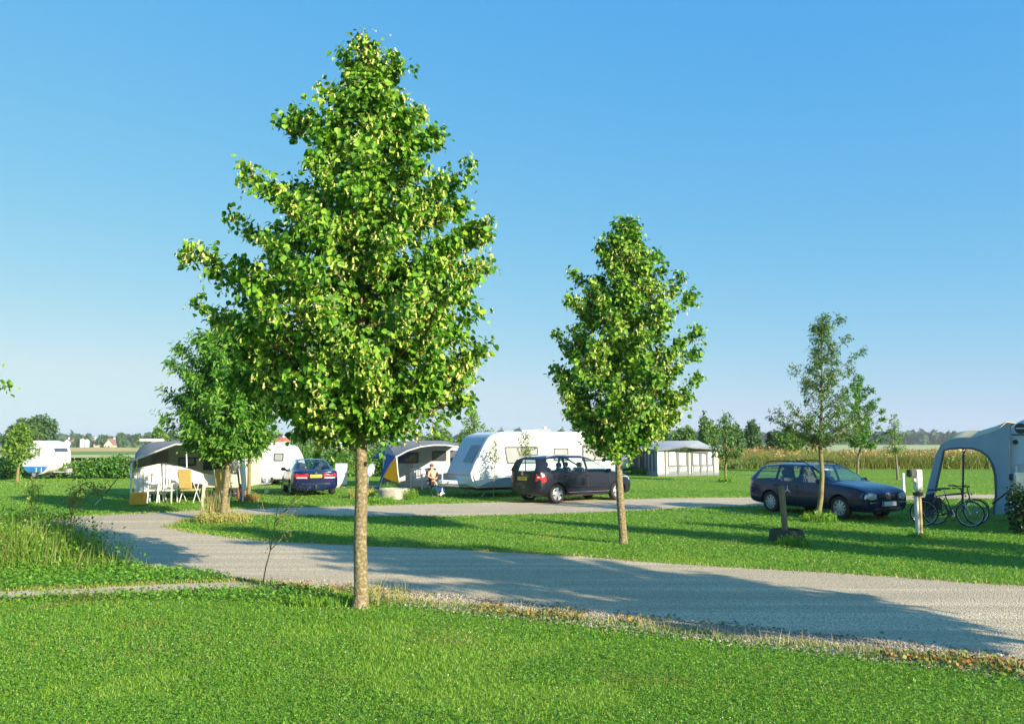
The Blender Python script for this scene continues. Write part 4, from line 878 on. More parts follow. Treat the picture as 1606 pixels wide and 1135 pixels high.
    for sy in (-1, 1):
        b = MB()
        for a in (90, 215, 325):
            u = Vector((math.cos(R(a)), 0, math.sin(R(a)))); v = Vector((-u.z, 0, u.x)); c = Vector((ex, sy * abs(p0.y) + sy * .004, .69))
            b.slab([c + v * .018, c + u * .125 + v * .012, c + u * .14, c - v * .022], (0, sy * .003, 0))
        b.build('door_emblem', stc, root)
    return root
wg = wagon(); a_, b_ = Vector(G(1211, 803)), Vector(G(1320, 813))
hd = math.atan2(b_.y - a_.y, b_.x - a_.x) - R(5)
# wheel contact points are on the visible (right-hand) side: shift the axis inwards
mid = (a_ + b_) / 2; nv_ = Vector((math.cos(hd + math.pi / 2), math.sin(hd + math.pi / 2)))
print('wagon', hd, mid, (b_ - a_).length)
wg.location = (mid.x + nv_.x * .77, mid.y + nv_.y * .77, 0); wg.rotation_euler[2] = hd

def minivan():
    root = empty('minivan', (0, 0, 0), 0, 'near-black minivan with silver five-spoke wheels parked against the long white caravan', 'car', 'parked cars')
    paint = mat('anthracite_paint', (.008, .009, .016), .25, .0, c2=(.01, .011, .02), scale=3, coat=.35, spec=.35)
    st = [(2.10, 2.06, .28, .68, .66, .50, .69, .71),
          (2.02, 1.98, .22, .82, .78, .62, .82, .85),
          (1.72, 1.72, .20, .88, .90, .68, .94, .97),
          (1.36, 1.36, .20, .895, .97, .70, 1.01, 1.04),
          (1.10, 1.20, .20, .897, 1.0, .72, 1.03, 1.08),
          (.62, .62, .20, .897, 1.01, .71, 1.25, 1.32),
          (.16, .18, .20, .897, 1.02, .665, 1.45, 1.545),
          (.02, .0, .20, .897, 1.02, .66, 1.48, 1.59),
          (-.08, -.10, .20, .897, 1.02, .66, 1.49, 1.60),
          (-.92, -.93, .20, .897, 1.03, .655, 1.50, 1.61),
          (-1.02, -1.03, .20, .897, 1.03, .655, 1.50, 1.61),
          (-1.74, -1.62, .22, .89, 1.04, .64, 1.47, 1.58),
          (-2.02, -1.86, .26, .87, 1.05, .63, 1.44, 1.55),
          (-2.16, -1.99, .30, .78, 1.05, .57, 1.40, 1.52)]
    wins = {(4, 6), (5, 6), (6, 6), (8, 6), (10, 6), (4, 8), (4, 9), (5, 8), (5, 9), (13, 6), (13, 7)}
    wh = [(1.34, .795), (-1.34, .795)]; body, bvh = car_body('van', st, wins, paint, root, wh, .32, .795)
    for x, y in wh:
        for s in (1, -1): wheel(root, x, s * (y - .02), .32, .20, 5, alloy, s, blade=.085)
    seats(root, (.35, -.55), .38, .52); mirrors(root, .86, .83, 1.06, paint)
    for s in (1, -1):
        b = MB(); b.tube([(.05, s * .60, 1.53), (-.1, s * .60, 1.575), (-1.3, s * .59, 1.59), (-1.6, s * .58, 1.54)], .014, 8); b.build('roof_rail', alloy, root, smooth=True)
        patch(bvh, [(-1.98, s * .86, 1.0), (-2.1, s * .70, 1.0), (-2.1, s * .66, .74), (-2.0, s * .88, .70), (-1.84, s * .9, .74), (-1.86, s * .9, .9)], (1, -s * .9, 0), redl, 'tail_light', root)
        patch(bvh, [(-2.05, s * .82, .90), (-2.1, s * .74, .90), (-2.1, s * .74, .86), (-2.05, s * .82, .86)], (1, -s * .9, 0), whtl, 'reversing_light', root, off=.012)
        patch(bvh, [(1.9, s * .55, .86), (2.0, s * .5, .72), (1.92, s * .8, .70), (1.6, s * .86, .84), (1.62, s * .82, .90)], (-1, -s * .7, -.2), lampg, 'headlight', root)
        for x in (-.06, -.96):
            p = hit(bvh, (x, 2 * s, .90), (0, -s, 0))
            if p: b = MB(); b.box(p + Vector((0, s * .012, 0)), (.19, .03, .04), bev=.01); b.build('door_handle', paint, root, smooth=True)
        b = MB(); b.tube([hit(bvh, (x, 2 * s, .36), (0, -s, 0)) + Vector((0, s * .004, 0)) for x in (.92, .4, -.2, -.88)], .014, 6); b.build('sill_strip', chrome, root, smooth=True)
        for nm, X in (('wheel_arch', 1.34), ('wheel_arch', -1.34)):
            b = MB(); q = []
            for k in range(13):
                a = math.pi * k / 12; x, z = X + .385 * math.cos(a), .32 + .385 * math.sin(a); h_ = hit(bvh, (x, 2 * s, z), (0, -s, 0))
                if h_ and abs(h_.y) > .7: q.append(h_)
            b.tube(q, .014, 6); b.build(nm, paint, root, smooth=True)
    seams(bvh, [[(.98, 0, .98), (.98, 0, .6), (.90, 0, .26)], [(-.03, 0, 1.0), (-.03, 0, .24)], [(-.98, 0, 1.0), (-.93, 0, .75), (-.84, 0, .5), (-.84, 0, .26)], [(.9, 0, .56), (-.85, 0, .56)]], root)
    zc = .82; p = hit(bvh, (-4, 0, zc), (1, 0, 0)); b = MB(); b.box(p + Vector((-.012, 0, 0)), (.02, .53, .12), Matrix.Rotation(R(4), 3, 'Y').to_euler(), bev=.003); pl = b.build('number_plate', plate_y, root)
    text('1-DVK-84', .085, ink, pl, facing(p + Vector((-.024, 0, 0)), (-1, 0, 0)))
    ringmark(root, hit(bvh, (-4, 0, .98), (1, 0, 0)) + Vector((-.01, 0, 0)), (-1, 0, .05), .055, chrome, 'vw')
    patch(bvh, [(-2.1, -.7, .50), (-2.1, .7, .50), (-2.1, .66, .42), (-2.1, -.66, .42)], (1, 0, 0), black, 'bumper_strip', root)
    b = MB(); b.tube([(-2.05, .0, 1.10), (-2.03, -.42, 1.13)], .008, 5); b.build('rear_wiper', black, root)
    return root
mv = minivan(); a_, b_ = Vector(G(871, 790)), Vector(G(968, 783.5)); hd = math.atan2(b_.y - a_.y, b_.x - a_.x) - R(5); mid = (a_ + b_) / 2; nv_ = Vector((math.cos(hd + math.pi / 2), math.sin(hd + math.pi / 2)))
print('mpv', hd, mid, (b_ - a_).length)
mv.location = (mid.x + nv_.x * .795, mid.y + nv_.y * .795, 0); mv.rotation_euler[2] = hd

def saloon():
    root = empty('saloon_car', (0, 0, 0), 0, 'dark blue saloon car seen from behind, with wide red tail lights and yellow number plate', 'car', 'parked cars')
    paint = mat('deep_blue_paint', (.004, .009, .05), .22, .0, c2=(.005, .010, .06), scale=3, coat=.4, spec=.35)
    st = [(2.2, 2.17, .26, .62, .58, .46, .60, .61), (2.1, 2.07, .2, .78, .66, .58, .68, .70), (1.8, 1.8, .18, .84, .75, .64, .77, .79), (1.3, 1.3, .18, .865, .84, .66, .86, .88),
          (.85, .95, .18, .868, .89, .68, .91, .94), (.5, .5, .18, .868, .90, .67, 1.07, 1.12), (-.02, .02, .18, .868, .91, .60, 1.28, 1.35), (-.15, -.15, .18, .868, .91, .595, 1.295, 1.375),
          (-.25, -.25, .18, .868, .91, .595, 1.30, 1.38), (-.98, -.98, .18, .868, .92, .58, 1.28, 1.37), (-1.08, -1.08, .18, .868, .92, .58, 1.265, 1.355),
          (-1.42, -1.42, .18, .868, .94, .59, 1.14, 1.21), (-1.72, -1.78, .2, .868, .955, .62, .975, 1.0), (-2.1, -2.08, .22, .85, .95, .63, .965, .985), (-2.28, -2.24, .26, .78, .92, .58, .93, .945)]
    wins = {(4, 6), (5, 6), (6, 6), (8, 6), (4, 8), (4, 9), (5, 8), (5, 9), (10, 8), (10, 9), (11, 8), (11, 9)}
    wh = [(1.33, .76), (-1.33, .76)]; body, bvh = car_body('saloon', st, wins, paint, root, wh, .305, .76)
    for x, y in wh:
        for s in (1, -1): wheel(root, x, s * (y - .02), .305, .185, 7, alloy, s, blade=.05)
    seats(root, (.15, -.72), .36, .40); mirrors(root, .70, .80, .94, paint)
    for s in (1, -1):
        patch(bvh, [(-2.2, s * .26, .86), (-2.2, s * .72, .87), (-2.1, s * .84, .84), (-2.1, s * .84, .70), (-2.2, s * .72, .66), (-2.2, s * .28, .66)], (1, -s * .25, 0), redl, 'tail_light', root)
        patch(bvh, [(-2.2, s * .30, .72), (-2.2, s * .70, .72), (-2.2, s * .70, .68), (-2.2, s * .30, .68)], (1, -s * .25, 0), whtl, 'reversing_light', root, off=.013)
        patch(bvh, [(1.9, s * .5, .7), (2.0, s * .5, .6), (1.95, s * .75, .58), (1.7, s * .8, .68)], (-1, -s * .5, 0), lampg, 'headlight', root)
    seams(bvh, [[(.75, 0, .85), (.75, 0, .24)], [(-.2, 0, .88), (-.2, 0, .24)], [(-1.03, 0, .88), (-.85, 0, .25)]], root)
    p = hit(bvh, (-4, 0, .76), (1, 0, 0)); b = MB(); b.box(p + Vector((-.015, 0, 0)), (.02, .44, .12), bev=.003); pl = b.build('number_plate', plate_y, root); text('PX-BL-91', .075, ink, pl, facing(p + Vector((-.027, 0, 0)), (-1, 0, 0)))
    patch(bvh, [(-2.2, -.72, .50), (-2.2, .72, .50), (-2.2, .72, .45), (-2.2, -.72, .45)], (1, 0, 0), black, 'bumper_strip', root)
    ringmark(root, hit(bvh, (-4, 0, .875), (1, 0, 0)) + Vector((-.008, 0, 0)), (-1, 0, 0), .05, chrome, 'oval')
    b = MB(); b.tube([(-2.2, 0, .30), (-2.38, 0, .30), (-2.40, 0, .38)], .014, 8); b.lathe([(0, .37), (.022, .375), (.028, .40), (.022, .425), (0, .43)], (-2.40, 0, 0), 'z', 12); b.build('tow_ball', chrome, root, smooth=True)
    return root
sl_ = saloon(); hd = R(111); q = Vector(G(489, 778)); sl_.location = (q.x + math.cos(hd) * 2.1 + .12, q.y + math.sin(hd) * 2.1, 0); sl_.rotation_euler[2] = hd
# ------------------------------------------------------------------ caravans, awnings and camping things
white = mat('white_shell', (.80, .80, .79), .35, c2=(.76, .76, .75), scale=1.5, coat=.3)
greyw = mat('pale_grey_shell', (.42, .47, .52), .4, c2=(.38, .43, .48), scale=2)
bluep = mat('blue_band_paint', (.03, .16, .42), .4, c2=(.05, .22, .5), scale=2)
frame_d = mat('dark_rubber_frame', (.05, .05, .055), .6)
pane = mat('tinted_acrylic', (.30, .31, .30), .08, c2=(.36, .37, .35), scale=1.2, coat=.6)
pane_d = mat('dark_acrylic', (.05, .06, .075), .08, c2=(.08, .09, .11), scale=2, coat=.6)
galv = mat('galvanised_steel', (.45, .46, .47), .45, .7, c2=(.36, .37, .38), scale=15)
alu = mat('white_tube', (.72, .72, .72), .35, c2=(.62, .62, .62), scale=10)
canvas_g = mat('grey_canvas', (.40, .41, .43), .85, c2=(.34, .35, .37), scale=3, bump=.25, bscale=8, trans=.5)
canvas_dg = mat('dark_grey_canvas', (.13, .135, .15), .85, c2=(.10, .105, .12), scale=4, bump=.2, bscale=8)
canvas_w = mat('off_white_canvas', (.72, .70, .64), .85, c2=(.62, .60, .54), scale=2, bump=.25, bscale=6)
canvas_be = mat('beige_wall', (.62, .58, .44), .8, c2=(.56, .52, .40), scale=2)
canvas_y = mat('yellow_canvas', (.90, .64, .02), .8, c2=(.82, .55, .02), scale=3, bump=.2, bscale=8, trans=.5)
canvas_b = mat('royal_blue_canvas', (.02, .07, .38), .8, c2=(.03, .08, .38), scale=3, bump=.2, bscale=8)
canvas_lb = mat('light_blue_canvas', (.36, .45, .55), .8, c2=(.30, .39, .5), scale=3, bump=.2, bscale=8, trans=.3)
wood_g = mat('weathered_post', (.27, .22, .14), .9, c2=(.17, .15, .10), scale=14, bump=.6, bscale=40)
wood_y = mat('yellow_post_wood', (.42, .33, .14), .85, c2=(.30, .24, .11), scale=14, bump=.5, bscale=40)
concrete = mat('old_concrete', (.46, .42, .34), .95, c2=(.30, .28, .23), scale=6, bump=.9, bscale=22)
def rot2(p, a): return (p[0] * math.cos(a) - p[1] * math.sin(a), p[0] * math.sin(a) + p[1] * math.cos(a))
def shell(name, prof, hw, m, parent, rnd=.09, n=3, split=None, m2=None):
    """caravan body: closed side outline (x,z) extruded over +-hw, long edges rounded; faces below split get m2"""
    bm = bmesh.new(); a = [bm.verts.new((x, -hw, z)) for x, z in prof]; f = bm.faces.new(a)
    r = bmesh.ops.extrude_face_region(bm, geom=[f]); bmesh.ops.translate(bm, verts=[v for v in r['geom'] if isinstance(v, bmesh.types.BMVert)], vec=(0, 2 * hw, 0))
    bmesh.ops.recalc_face_normals(bm, faces=bm.faces)
    es = [e for e in bm.edges if len(e.link_faces) == 2 and any(abs(q.normal.y) > .9 for q in e.link_faces) and not all(abs(q.normal.y) > .9 for q in e.link_faces)]
    bmesh.ops.bevel(bm, geom=es, offset=rnd, segments=n, affect='EDGES', clamp_overlap=True)
    for q in bm.faces: q.smooth = True
    for e in bm.edges:
        if len(e.link_faces) == 2 and e.calc_face_angle(0) > R(40): e.smooth = False
    me = bpy.data.meshes.new(name); bm.to_mesh(me); bm.free(); me.materials.append(m); return link(name, me, parent)
def arcs(P, rads, n=6):
    """round the corners of a 2-D outline"""
    out = []; N = len(P)
    for i, p in enumerate(P):
        a, b, c = Vector(P[i - 1]), Vector(p), Vector(P[(i + 1) % N]); r = rads[i] if hasattr(rads, '__len__') else rads
        u, v = (a - b).normalized(), (c - b).normalized(); ang = u.angle(v)
        if r < 1e-4 or abs(ang - math.pi) < .05: out.append(tuple(b)); continue
        d = min(r / math.tan(ang / 2), (a - b).length * .48, (c - b).length * .48); s, e = b + u * d, b + v * d
        for k in range(n + 1): t = k / n; out.append(tuple(s * (1 - t) ** 2 + b * 2 * t * (1 - t) + e * t * t))
    return out
def window(parent, x0, x1, z0, z1, y, m=pane, slant=0, name='window'):
    """framed acrylic window on a side wall at y (sign gives the side)"""
    s = 1 if y > 0 else -1
    P = arcs([(x0 + slant, z0), (x1, z0), (x1, z1), (x0, z1)], .07, 4); f = MB(); n = len(P)
    inn = [((x - (x0 + x1) / 2) * (1 - .09 / (x1 - x0)) + (x0 + x1) / 2, (z - (z0 + z1) / 2) * (1 - .09 / (z1 - z0)) + (z0 + z1) / 2) for x, z in P]
    f.add([(x, y + s * .018, z) for x, z in P] + [(x, y + s * .018, z) for x, z in inn] + [(x, y - s * .01, z) for x, z in P] + [(x, y + s * .004, z) for x, z in inn],
          [(i, (i + 1) % n, n + (i + 1) % n, n + i) for i in range(n)] + [(i, (i + 1) % n, 2 * n + (i + 1) % n, 2 * n + i) for i in range(n)] + [(n + i, n + (i + 1) % n, 3 * n + (i + 1) % n, 3 * n + i) for i in range(n)])
    fo = f.build(name, frame_d, parent); b = MB(); b.slab([(x, y + s * .008, z) for x, z in inn], (0, -s * .012, 0)); b.build('pane', m, fo); return fo
def drawbar(parent, x, L, z=.42, cover=True, m=white):
    b = MB(); b.tube([(x, .55, z - .06), (x - L * .8, .05, z), (x - L, .03, z)], .035, 6); b.tube([(x, -.55, z - .06), (x - L * .8, -.05, z), (x - L, -.03, z)], .035, 6); b.tube([(x - L * .75, 0, z), (x - L - .15, 0, z + .02)], .04, 8); b.build('drawbar', galv, parent)
    if cover: c = MB(); c.slab([(x + .1, -.6, z + .02), (x + .1, .6, z + .02), (x - L * .75, .16, z + .05), (x - L, .08, z + .05), (x - L, -.08, z + .05), (x - L * .75, -.16, z + .05)], (0, 0, .13)); c.build('drawbar_cover', m, parent, bevel=.02)
    j = MB(); j.tube([(x - L * .78, .12, z + .42), (x - L * .78, .12, .13)], .025, 8); j.tube([(x - L * .78 - .08, .12, z + .40), (x - L * .78 + .06, .12, z + .46)], .012, 6)
    j.lathe([(0, -.035), (.07, -.035), (.09, -.02), (.09, .02), (.07, .035), (0, .035)], (x - L * .78, .12, .09), 'y', 20); j.build('jockey_wheel', alu, parent, smooth=True)
def cwheel(parent, x, y):
    s = 1 if y > 0 else -1; h = MB(); h.lathe([(0, .07 * s), (.05, .07 * s), (.06, -.06 * s), (0, -.06 * s)], (0, 0, 0), 'y', 16); w0 = h.build('wheel', alloy, parent, loc=(x, y, .31))
    t = MB(); t.lathe([(.2, -.09), (.29, -.09), (.31, -.05), (.31, .05), (.29, .09), (.2, .09), (.2, -.09)], (0, 0, 0), 'y', 28); t.build('tyre', rubber, w0, smooth=True)
    r = MB(); r.lathe([(0, .05 * s), (.12, .06 * s), (.2, .075 * s), (.205, .0), (0, 0)], (0, 0, 0), 'y', 24); r.build('rim', alloy, w0, smooth=True); return w0
def place(root, p, a): root.location = (p[0], p[1], gz(*p[:2])); root.rotation_euler[2] = a

# long white caravan
cv = empty('caravan', label='long white modern caravan with rounded grey-blue nose and dark-framed windows behind the minivan', cat='caravan', group='caravans on the pitches')
P = arcs([(-3.05, .36), (3.1, .36), (3.12, 2.32), (2.9, 2.42), (-1.9, 2.42), (-2.5, 2.26), (-3.0, 1.35), (-3.22, .85)], [.12, .1, .22, .15, .35, .5, .3, .22])
shell('body', P, 1.12, white, cv, .10)
# grey nose skin following the front outline
nose = [p for p in P if p[0] < -1.95 and p[1] > .45]; nose.sort(key=lambda p: (p[1], p[0])); b = MB()
g1 = [[(x - .008 * (1 if z < 2.3 else 0), y, z + .006) for y in (-1.0, -.5, 0, .5, 1.0)] for x, z in nose]
b.sheet(g1, (-.006, 0, .002)); b.build('nose_panel', greyw, cv, smooth=True)
g2 = []
for t in (.0, .33, .66, 1.0):
    z = 1.28 + .62 * t; x = np.interp(z, [p[1] for p in nose], [p[0] for p in nose]); g2.append([(x - .03, y, z) for y in (-.80, -.6, -.4, -.2, -.08)])
b = MB(); b.sheet(g2, (-.02, 0, .01)); b.build('nose_window', pane_d, cv, smooth=True)
for y in (-1.12, 1.12):
    window(cv, -1.95, -.55, 1.22, 1.86, y, slant=.12); window(cv, 1.35, 2.75, 1.28, 1.92, y, slant=-.0); window(cv, .1, .75, 1.3, 1.8, y)
sk = MB()
for s in (-1, 1): sk = MB(); sk.slab([(-2.95, s * 1.123, .40), (3.0, s * 1.123, .40), (3.0, s * 1.123, .98), (-.6, s * 1.123, .98), (-1.7, s * 1.123, .80), (-2.6, s * 1.123, .55)], (0, s * .008, 0)); sk.build('grey_skirt', mat('blue_grey_skirt', (.22, .32, .42), .4, c2=(.19, .28, .38), scale=2), cv)
for s in (-1, 1): b = MB(); b.box((-.9, s * 1.138, .76), (1.5, .012, .13)); b.build('vent_panel', mat('mid_grey_panel', (.22, .25, .28), .5), cv)
b = MB(); b.box((0, 0, .30), (5.6, 1.7, .10)); b.build('chassis', black, cv)
for x in (-2.4, 2.4):
    for y in (-.8, .8): b = MB(); b.tube([(x, y, .34), (x - .28, y, .02)], .022, 6); b.box((x - .28, y, .015), (.12, .12, .02)); b.build('steady_leg', galv, cv)
for y in (-.95, .95): cwheel(cv, .1, y)
drawbar(cv, -3.05, .95, .44)
b = MB(); b.box((-.4, 0, 2.46), (.7, .5, .08), bev=.02); b.build('roof_vent', greyw, cv)
b = MB(); b.tube([(2.3, .3, 2.4), (2.3, .3, 2.85)], .012, 6); b.tube([(2.2, .3, 2.84), (2.42, .3, 2.88)], .01, 5); b.build('roof_aerial', alu, cv)
ang = R(29); cr_ = Vector(rot2((3.05 * 1.06, 1.12), ang)); place(cv, (-1.32 + cr_.x, 30.55 + cr_.y), ang); cv.scale = (1.06, 1, 1)

def chair(name, label, group, x, y, rz, col_m, fm, high=True, sc_=1.0):
    """folding camping chair: seat and tall padded back on tube frame with four legs"""
    t = empty(name, (x, y, 0), rz, label, 'chair', group); hb = 1.12 if high else .82
    b = MB(); b.box((0, 0, .43), (.46, .46, .05), bev=.02); b.build('seat', col_m, t)
    b = MB(); b.box((0, .26 + (hb - .5) * .12, (.5 + hb) / 2), (.46, .05, hb - .46), Matrix.Rotation(-.22, 3, 'X').to_euler(), bev=.02); b.build('backrest', col_m, t)
    for sx in (-.25, .25):
        b = MB(); b.tube([(sx, .22, 0), (sx, -.12, .64)], .014, 6); b.build('leg', fm, t)
        b = MB(); b.tube([(sx, -.26, 0), (sx, .2, .62), (sx, .42 if high else .36, hb)], .014, 6); b.build('leg', fm, t)
        b = MB(); b.tube([(sx, -.24, .64), (sx, .24, .66)], .018, 6); b.build('armrest', fm, t)
    t.scale = (sc_,) * 3; return t
yel_m = mat('yellow_cushion', (.62, .42, .12), .8, c2=(.5, .34, .10), scale=20, bump=.2)
wch_m = mat('white_plastic', (.78, .78, .76), .45, c2=(.7, .7, .68), scale=8)
def patio_chair(label, group, x, y, rz):
    """white moulded garden chair with slatted back"""
    t = empty('garden_chair', (x, y, 0), rz, label, 'chair', group)
    b = MB(); b.box((0, 0, .42), (.50, .48, .035), bev=.012); b.build('seat', wch_m, t)
    for sx in (-.23, .23):
        for sy in (-.2, .2): b = MB(); b.tube([(sx * 1.08, sy * 1.15, 0), (sx, sy, .42), (sx, sy * 1.02, .64)], .022, 6); b.build('leg', wch_m, t)
        b = MB(); b.box((sx * 1.08, -.01, .65), (.05, .50, .03), bev=.01); b.build('armrest', wch_m, t)
    b = MB(); b.box((0, .27, .86), (.50, .035, .05), bev=.01); b.box((0, .245, .56), (.46, .03, .04))
    for k in range(5): b.box((-.18 + .09 * k, .257, .70), (.045, .02, .30))
    b.build('backrest', wch_m, t); return t
def table(label, x, y, rz, w_, d_, h_=.7, m=wch_m, group=None):
    t = empty('camping_table', (x, y, 0), rz, label, 'table', group); b = MB(); b.box((0, 0, h_), (w_, d_, .035), bev=.01); b.build('tabletop', m, t)
    for sx in (-1, 1):
        for sy in (-1, 1): b = MB(); b.tube([(sx * w_ * .42, sy * d_ * .4, 0), (sx * w_ * .38, sy * d_ * .36, h_)], .016, 6); b.build('leg', alu, t)
    return t
# ---------- beige caravan with open awning (left)
L0 = W(207, 790, 27.3); Rr = W(382, 786, 28.6)
aw = empty('awning_caravan', ((L0.x + Rr.x) / 2, 28, 0), 0, 'beige caravan under an open grey awning roof with laundry hung below it', 'caravan', 'caravans on the pitches')
o3 = aw.location.copy()
YF, YB = 27.4, 30.6
b = MB(); pb = [W(212, 776, YB), W(383, 776, YB), W(385, 716, YB), W(372, 703, YB), W(330, 692.5, YB), W(235, 692.5, YB), W(215, 710, YB)]
b.slab([(p.x, YB, max(p.z, .35)) for p in pb], (0, 2.1, 0)); b.build('body', canvas_be, aw, rel=o3, bevel=.08, smooth=True)
def wpanel(px0, py0, px1, py1, Y, name, m, parent, th=.03, rel=None, fr=None):
    a, c = W(px0, py0, Y), W(px1, py1, Y); b_ = MB(); b_.box(((a.x + c.x) / 2, Y, (a.z + c.z) / 2), (abs(c.x - a.x), th, abs(a.z - c.z)), bev=min(.02, th * .4)); o = b_.build(name, fr or m, parent, rel=rel)
    if fr: d_ = .05; b_ = MB(); b_.box(((a.x + c.x) / 2, Y - th * .6, (a.z + c.z) / 2), (abs(c.x - a.x) - 2 * d_, .01, abs(a.z - c.z) - 2 * d_)); b_.build('pane', m, o, rel=rel)
    return o
wpanel(280, 717, 307, 730, YB - .03, 'window', pane, aw, rel=o3, fr=frame_d); wpanel(319, 714, 354, 737, YB - .03, 'window', pane_d, aw, rel=o3, fr=frame_d)
wpanel(238, 706, 262, 776, YB - .02, 'door', mat('beige_door', (.36, .34, .27), .6), aw, rel=o3)
for x_ in (235, 375):
    p = W(x_, 776, YB + .6); w0 = cwheel(aw, 0, -1); w0.location = (p.x - o3.x, .9 + 2.2, .31)
# canopy: eave line from pole to pole over a raised ridge, back edge on the caravan
ft = [(207, 722), (222, 716), (240, 709), (258, 702), (276, 695.5), (300, 697), (325, 701), (350, 708), (372, 716), (384, 721)]
bk = [(212, 713), (220, 701), (236, 694), (256, 692.5), (276, 691.5), (300, 692), (325, 693), (350, 697), (368, 703), (380, 712)]
g = []
for t in (0, .33, .66, 1):
    row = []
    for f_, k_ in zip(ft, bk):
        a = W(f_[0], f_[1], YF); c = W(k_[0], k_[1], YB - .01); p = a.lerp(c, t); p.z -= .10 * math.sin(t * math.pi); row.append(p)
    g.append(row)
b = MB(); b.sheet(g, (0, 0, .012)); b.build('canopy_roof', canvas_g, aw, rel=o3, smooth=True)
b = MB(); b.tube([Vector(p) + Vector((0, -.01, -.02)) for p in g[0]], .028, 6); b.build('canopy_edge', mat('pale_piping', (.66, .64, .58), .7), aw, rel=o3)
def wall(pts, m, name, parent, off=(0, .012, 0), rel=None): b_ = MB(); b_.slab(pts, off); return b_.build(name, m, parent, rel=rel)
# left side cheek and right side cheek
wall([W(207, 723, YF), W(213, 712, YB), W(213, 745, YB), W(209, 742, YF + .6)], canvas_g, 'side_flap', aw, off=(.012, 0, 0), rel=o3)
wall([W(372, 716, YF), W(384, 721, YF + .2), W(387, 770, YF + .3), W(380, 770, YF + .2), W(377, 745, YF + .1)], canvas_w, 'side_curtain', aw, rel=o3)
wall([W(352, 706, YF + .1), W(372, 714, YF), W(379, 785, YF), W(377, 785, YF + .1), W(372, 745, YF), W(362, 720, YF)], canvas_dg, 'curtain_edge', aw, rel=o3)
for (a, c, r_) in (((205, 791), (206, 720), .035), ((293, 733), (292, 697), .02), ((381, 786), (383, 720), .025)):
    b = MB(); p, q = W(*a, YF), W(*c, YF); b.tube([p, q], r_, 8); b.build('awning_pole', alu, aw, smooth=True, rel=o3)
b = MB(); p = W(238, 690, 31.4); b.box((p.x, 31.4, p.z), (.75, .55, .09), bev=.03); b.build('roof_vent', wch_m, aw, rel=o3)
ld = canvas_w; LG = 'white sheets hung under the beige awning'
def cloth(label, pts, Y, m=canvas_w, n=10, seed=1):
    """hanging sheet between top and bottom outlines with folds"""
    top, bot = pts; rd = random.Random(seed); gr = []; c0 = W(*top[0], Y); K = 24
    def at(L, t): t *= len(L) - 1; i = min(int(t), len(L) - 2); u = t - i; return (L[i][0] * (1 - u) + L[i + 1][0] * u, L[i][1] * (1 - u) + L[i + 1][1] * u)
    for j in range(n):
        v = j / (n - 1); row = []
        for k in range(K):
            u = k / (K - 1); a = at(top, u); c = at(bot, u); p = W(a[0] * (1 - v) + c[0] * v, a[1] * (1 - v) + c[1] * v, Y); p.y += .03 * math.sin(u * 17 + seed) * (.2 + v) + .01 * math.sin(u * 41); row.append(p - Vector((c0.x, Y, 0)))
        gr.append(row)
    b = MB(); b.sheet(gr, (0, .008, 0)); o = b.build('white_sheet', m, smooth=True, loc=(c0.x, Y, 0)); return tag(o, label, 'sheet', LG)
pw = mat('white_linen', (.80, .78, .74), .85, c2=(.72, .71, .68), scale=2, bump=.3, bscale=5)
cloth('long peaked white windbreak sheet stretched across the middle of the beige awning', ([(230, 731), (258, 725), (278, 730), (300, 735), (320, 742), (337, 745)], [(230, 772), (258, 776), (278, 762), (300, 755), (320, 760), (337, 762)]), 28.6, pw, seed=2)
cloth('white sheet hanging at the left pole of the beige awning, almost to the ground', ([(209, 735), (222, 732), (232, 731)], [(212, 772), (222, 771), (232, 771)]), 28.0, pw, seed=5)
b = MB(); b.box((0, 0, .22), (.42, .34, .40), bev=.03); b.box((0, -.175, .22), (.22, .01, .2)); cb_ = W(216, 790, 27.1); tag(b.build('orange_crate', mat('orange_plastic', (.85, .33, .02), .5, c2=(.85, .48, .04), scale=5), loc=(cb_.x, 27.1, 0)), 'orange yellow box on the grass at the left awning pole', 'crate')
CG1 = 'chairs under the beige awning'
for k, (px, py, lb) in enumerate([(233, 788, 'white garden chair at the left below the beige awning, nearest the orange box'), (262, 788, 'white garden chair in the middle below the beige awning')]):
    q = G(px, py); patio_chair(lb, CG1, q[0], q[1], [2.6, 3.1][k])
for k, (px, py, lb) in enumerate([(297, 788, 'yellow cushioned camping chair in the middle of the beige awning'), (350, 787, 'yellow cushioned camping chair behind the leaning trunk at the beige awning')]):
    q = G(px, py); chair('camping_chair', lb, CG1, q[0], q[1], [3.0, 3.3][k], yel_m, alu)
q = G(322, 785); table('low camping table between the two yellow chairs', q[0], q[1] + .5, .1, 1.1, .65, .66, m=mat('grey_table', (.3, .3, .3), .6))
q = G(245, 784); table('small white table beside the left garden chair', q[0], q[1] + .3, .0, .7, .5, .5)
b = MB(); b.tube([(0, 0, 0), (0, 0, 1.35)], .012, 6); b.tube([(-.18, 0, 1.28), (.18, 0, 1.28)], .008, 5); q = W(258, 783, 27.9); tag(b.build('lantern_pole', black, loc=(q.x, 27.9, 0)), 'thin dark pole with crossbar in front of the white sheet', 'pole')
for lb, a, c, Y in (('long dark guy rope running from the beige awning roof to the grass at its left', (165, 774), (207, 722), 27.3), ('pale short peg and rope on the grass left of the beige awning', (149, 791), (158, 782), 26.5)):
    p, q = W(*a, Y), W(*c, Y); b = MB(); b.tube([Vector((0, 0, 0)), Vector((q.x - p.x, 0, q.z - p.z))], .018 if Y > 27 else .012, 5); tag(b.build('guy_rope', frame_d if Y > 27 else alu, loc=(p.x, Y, max(p.z, .0))), lb, 'rope', 'guy ropes')
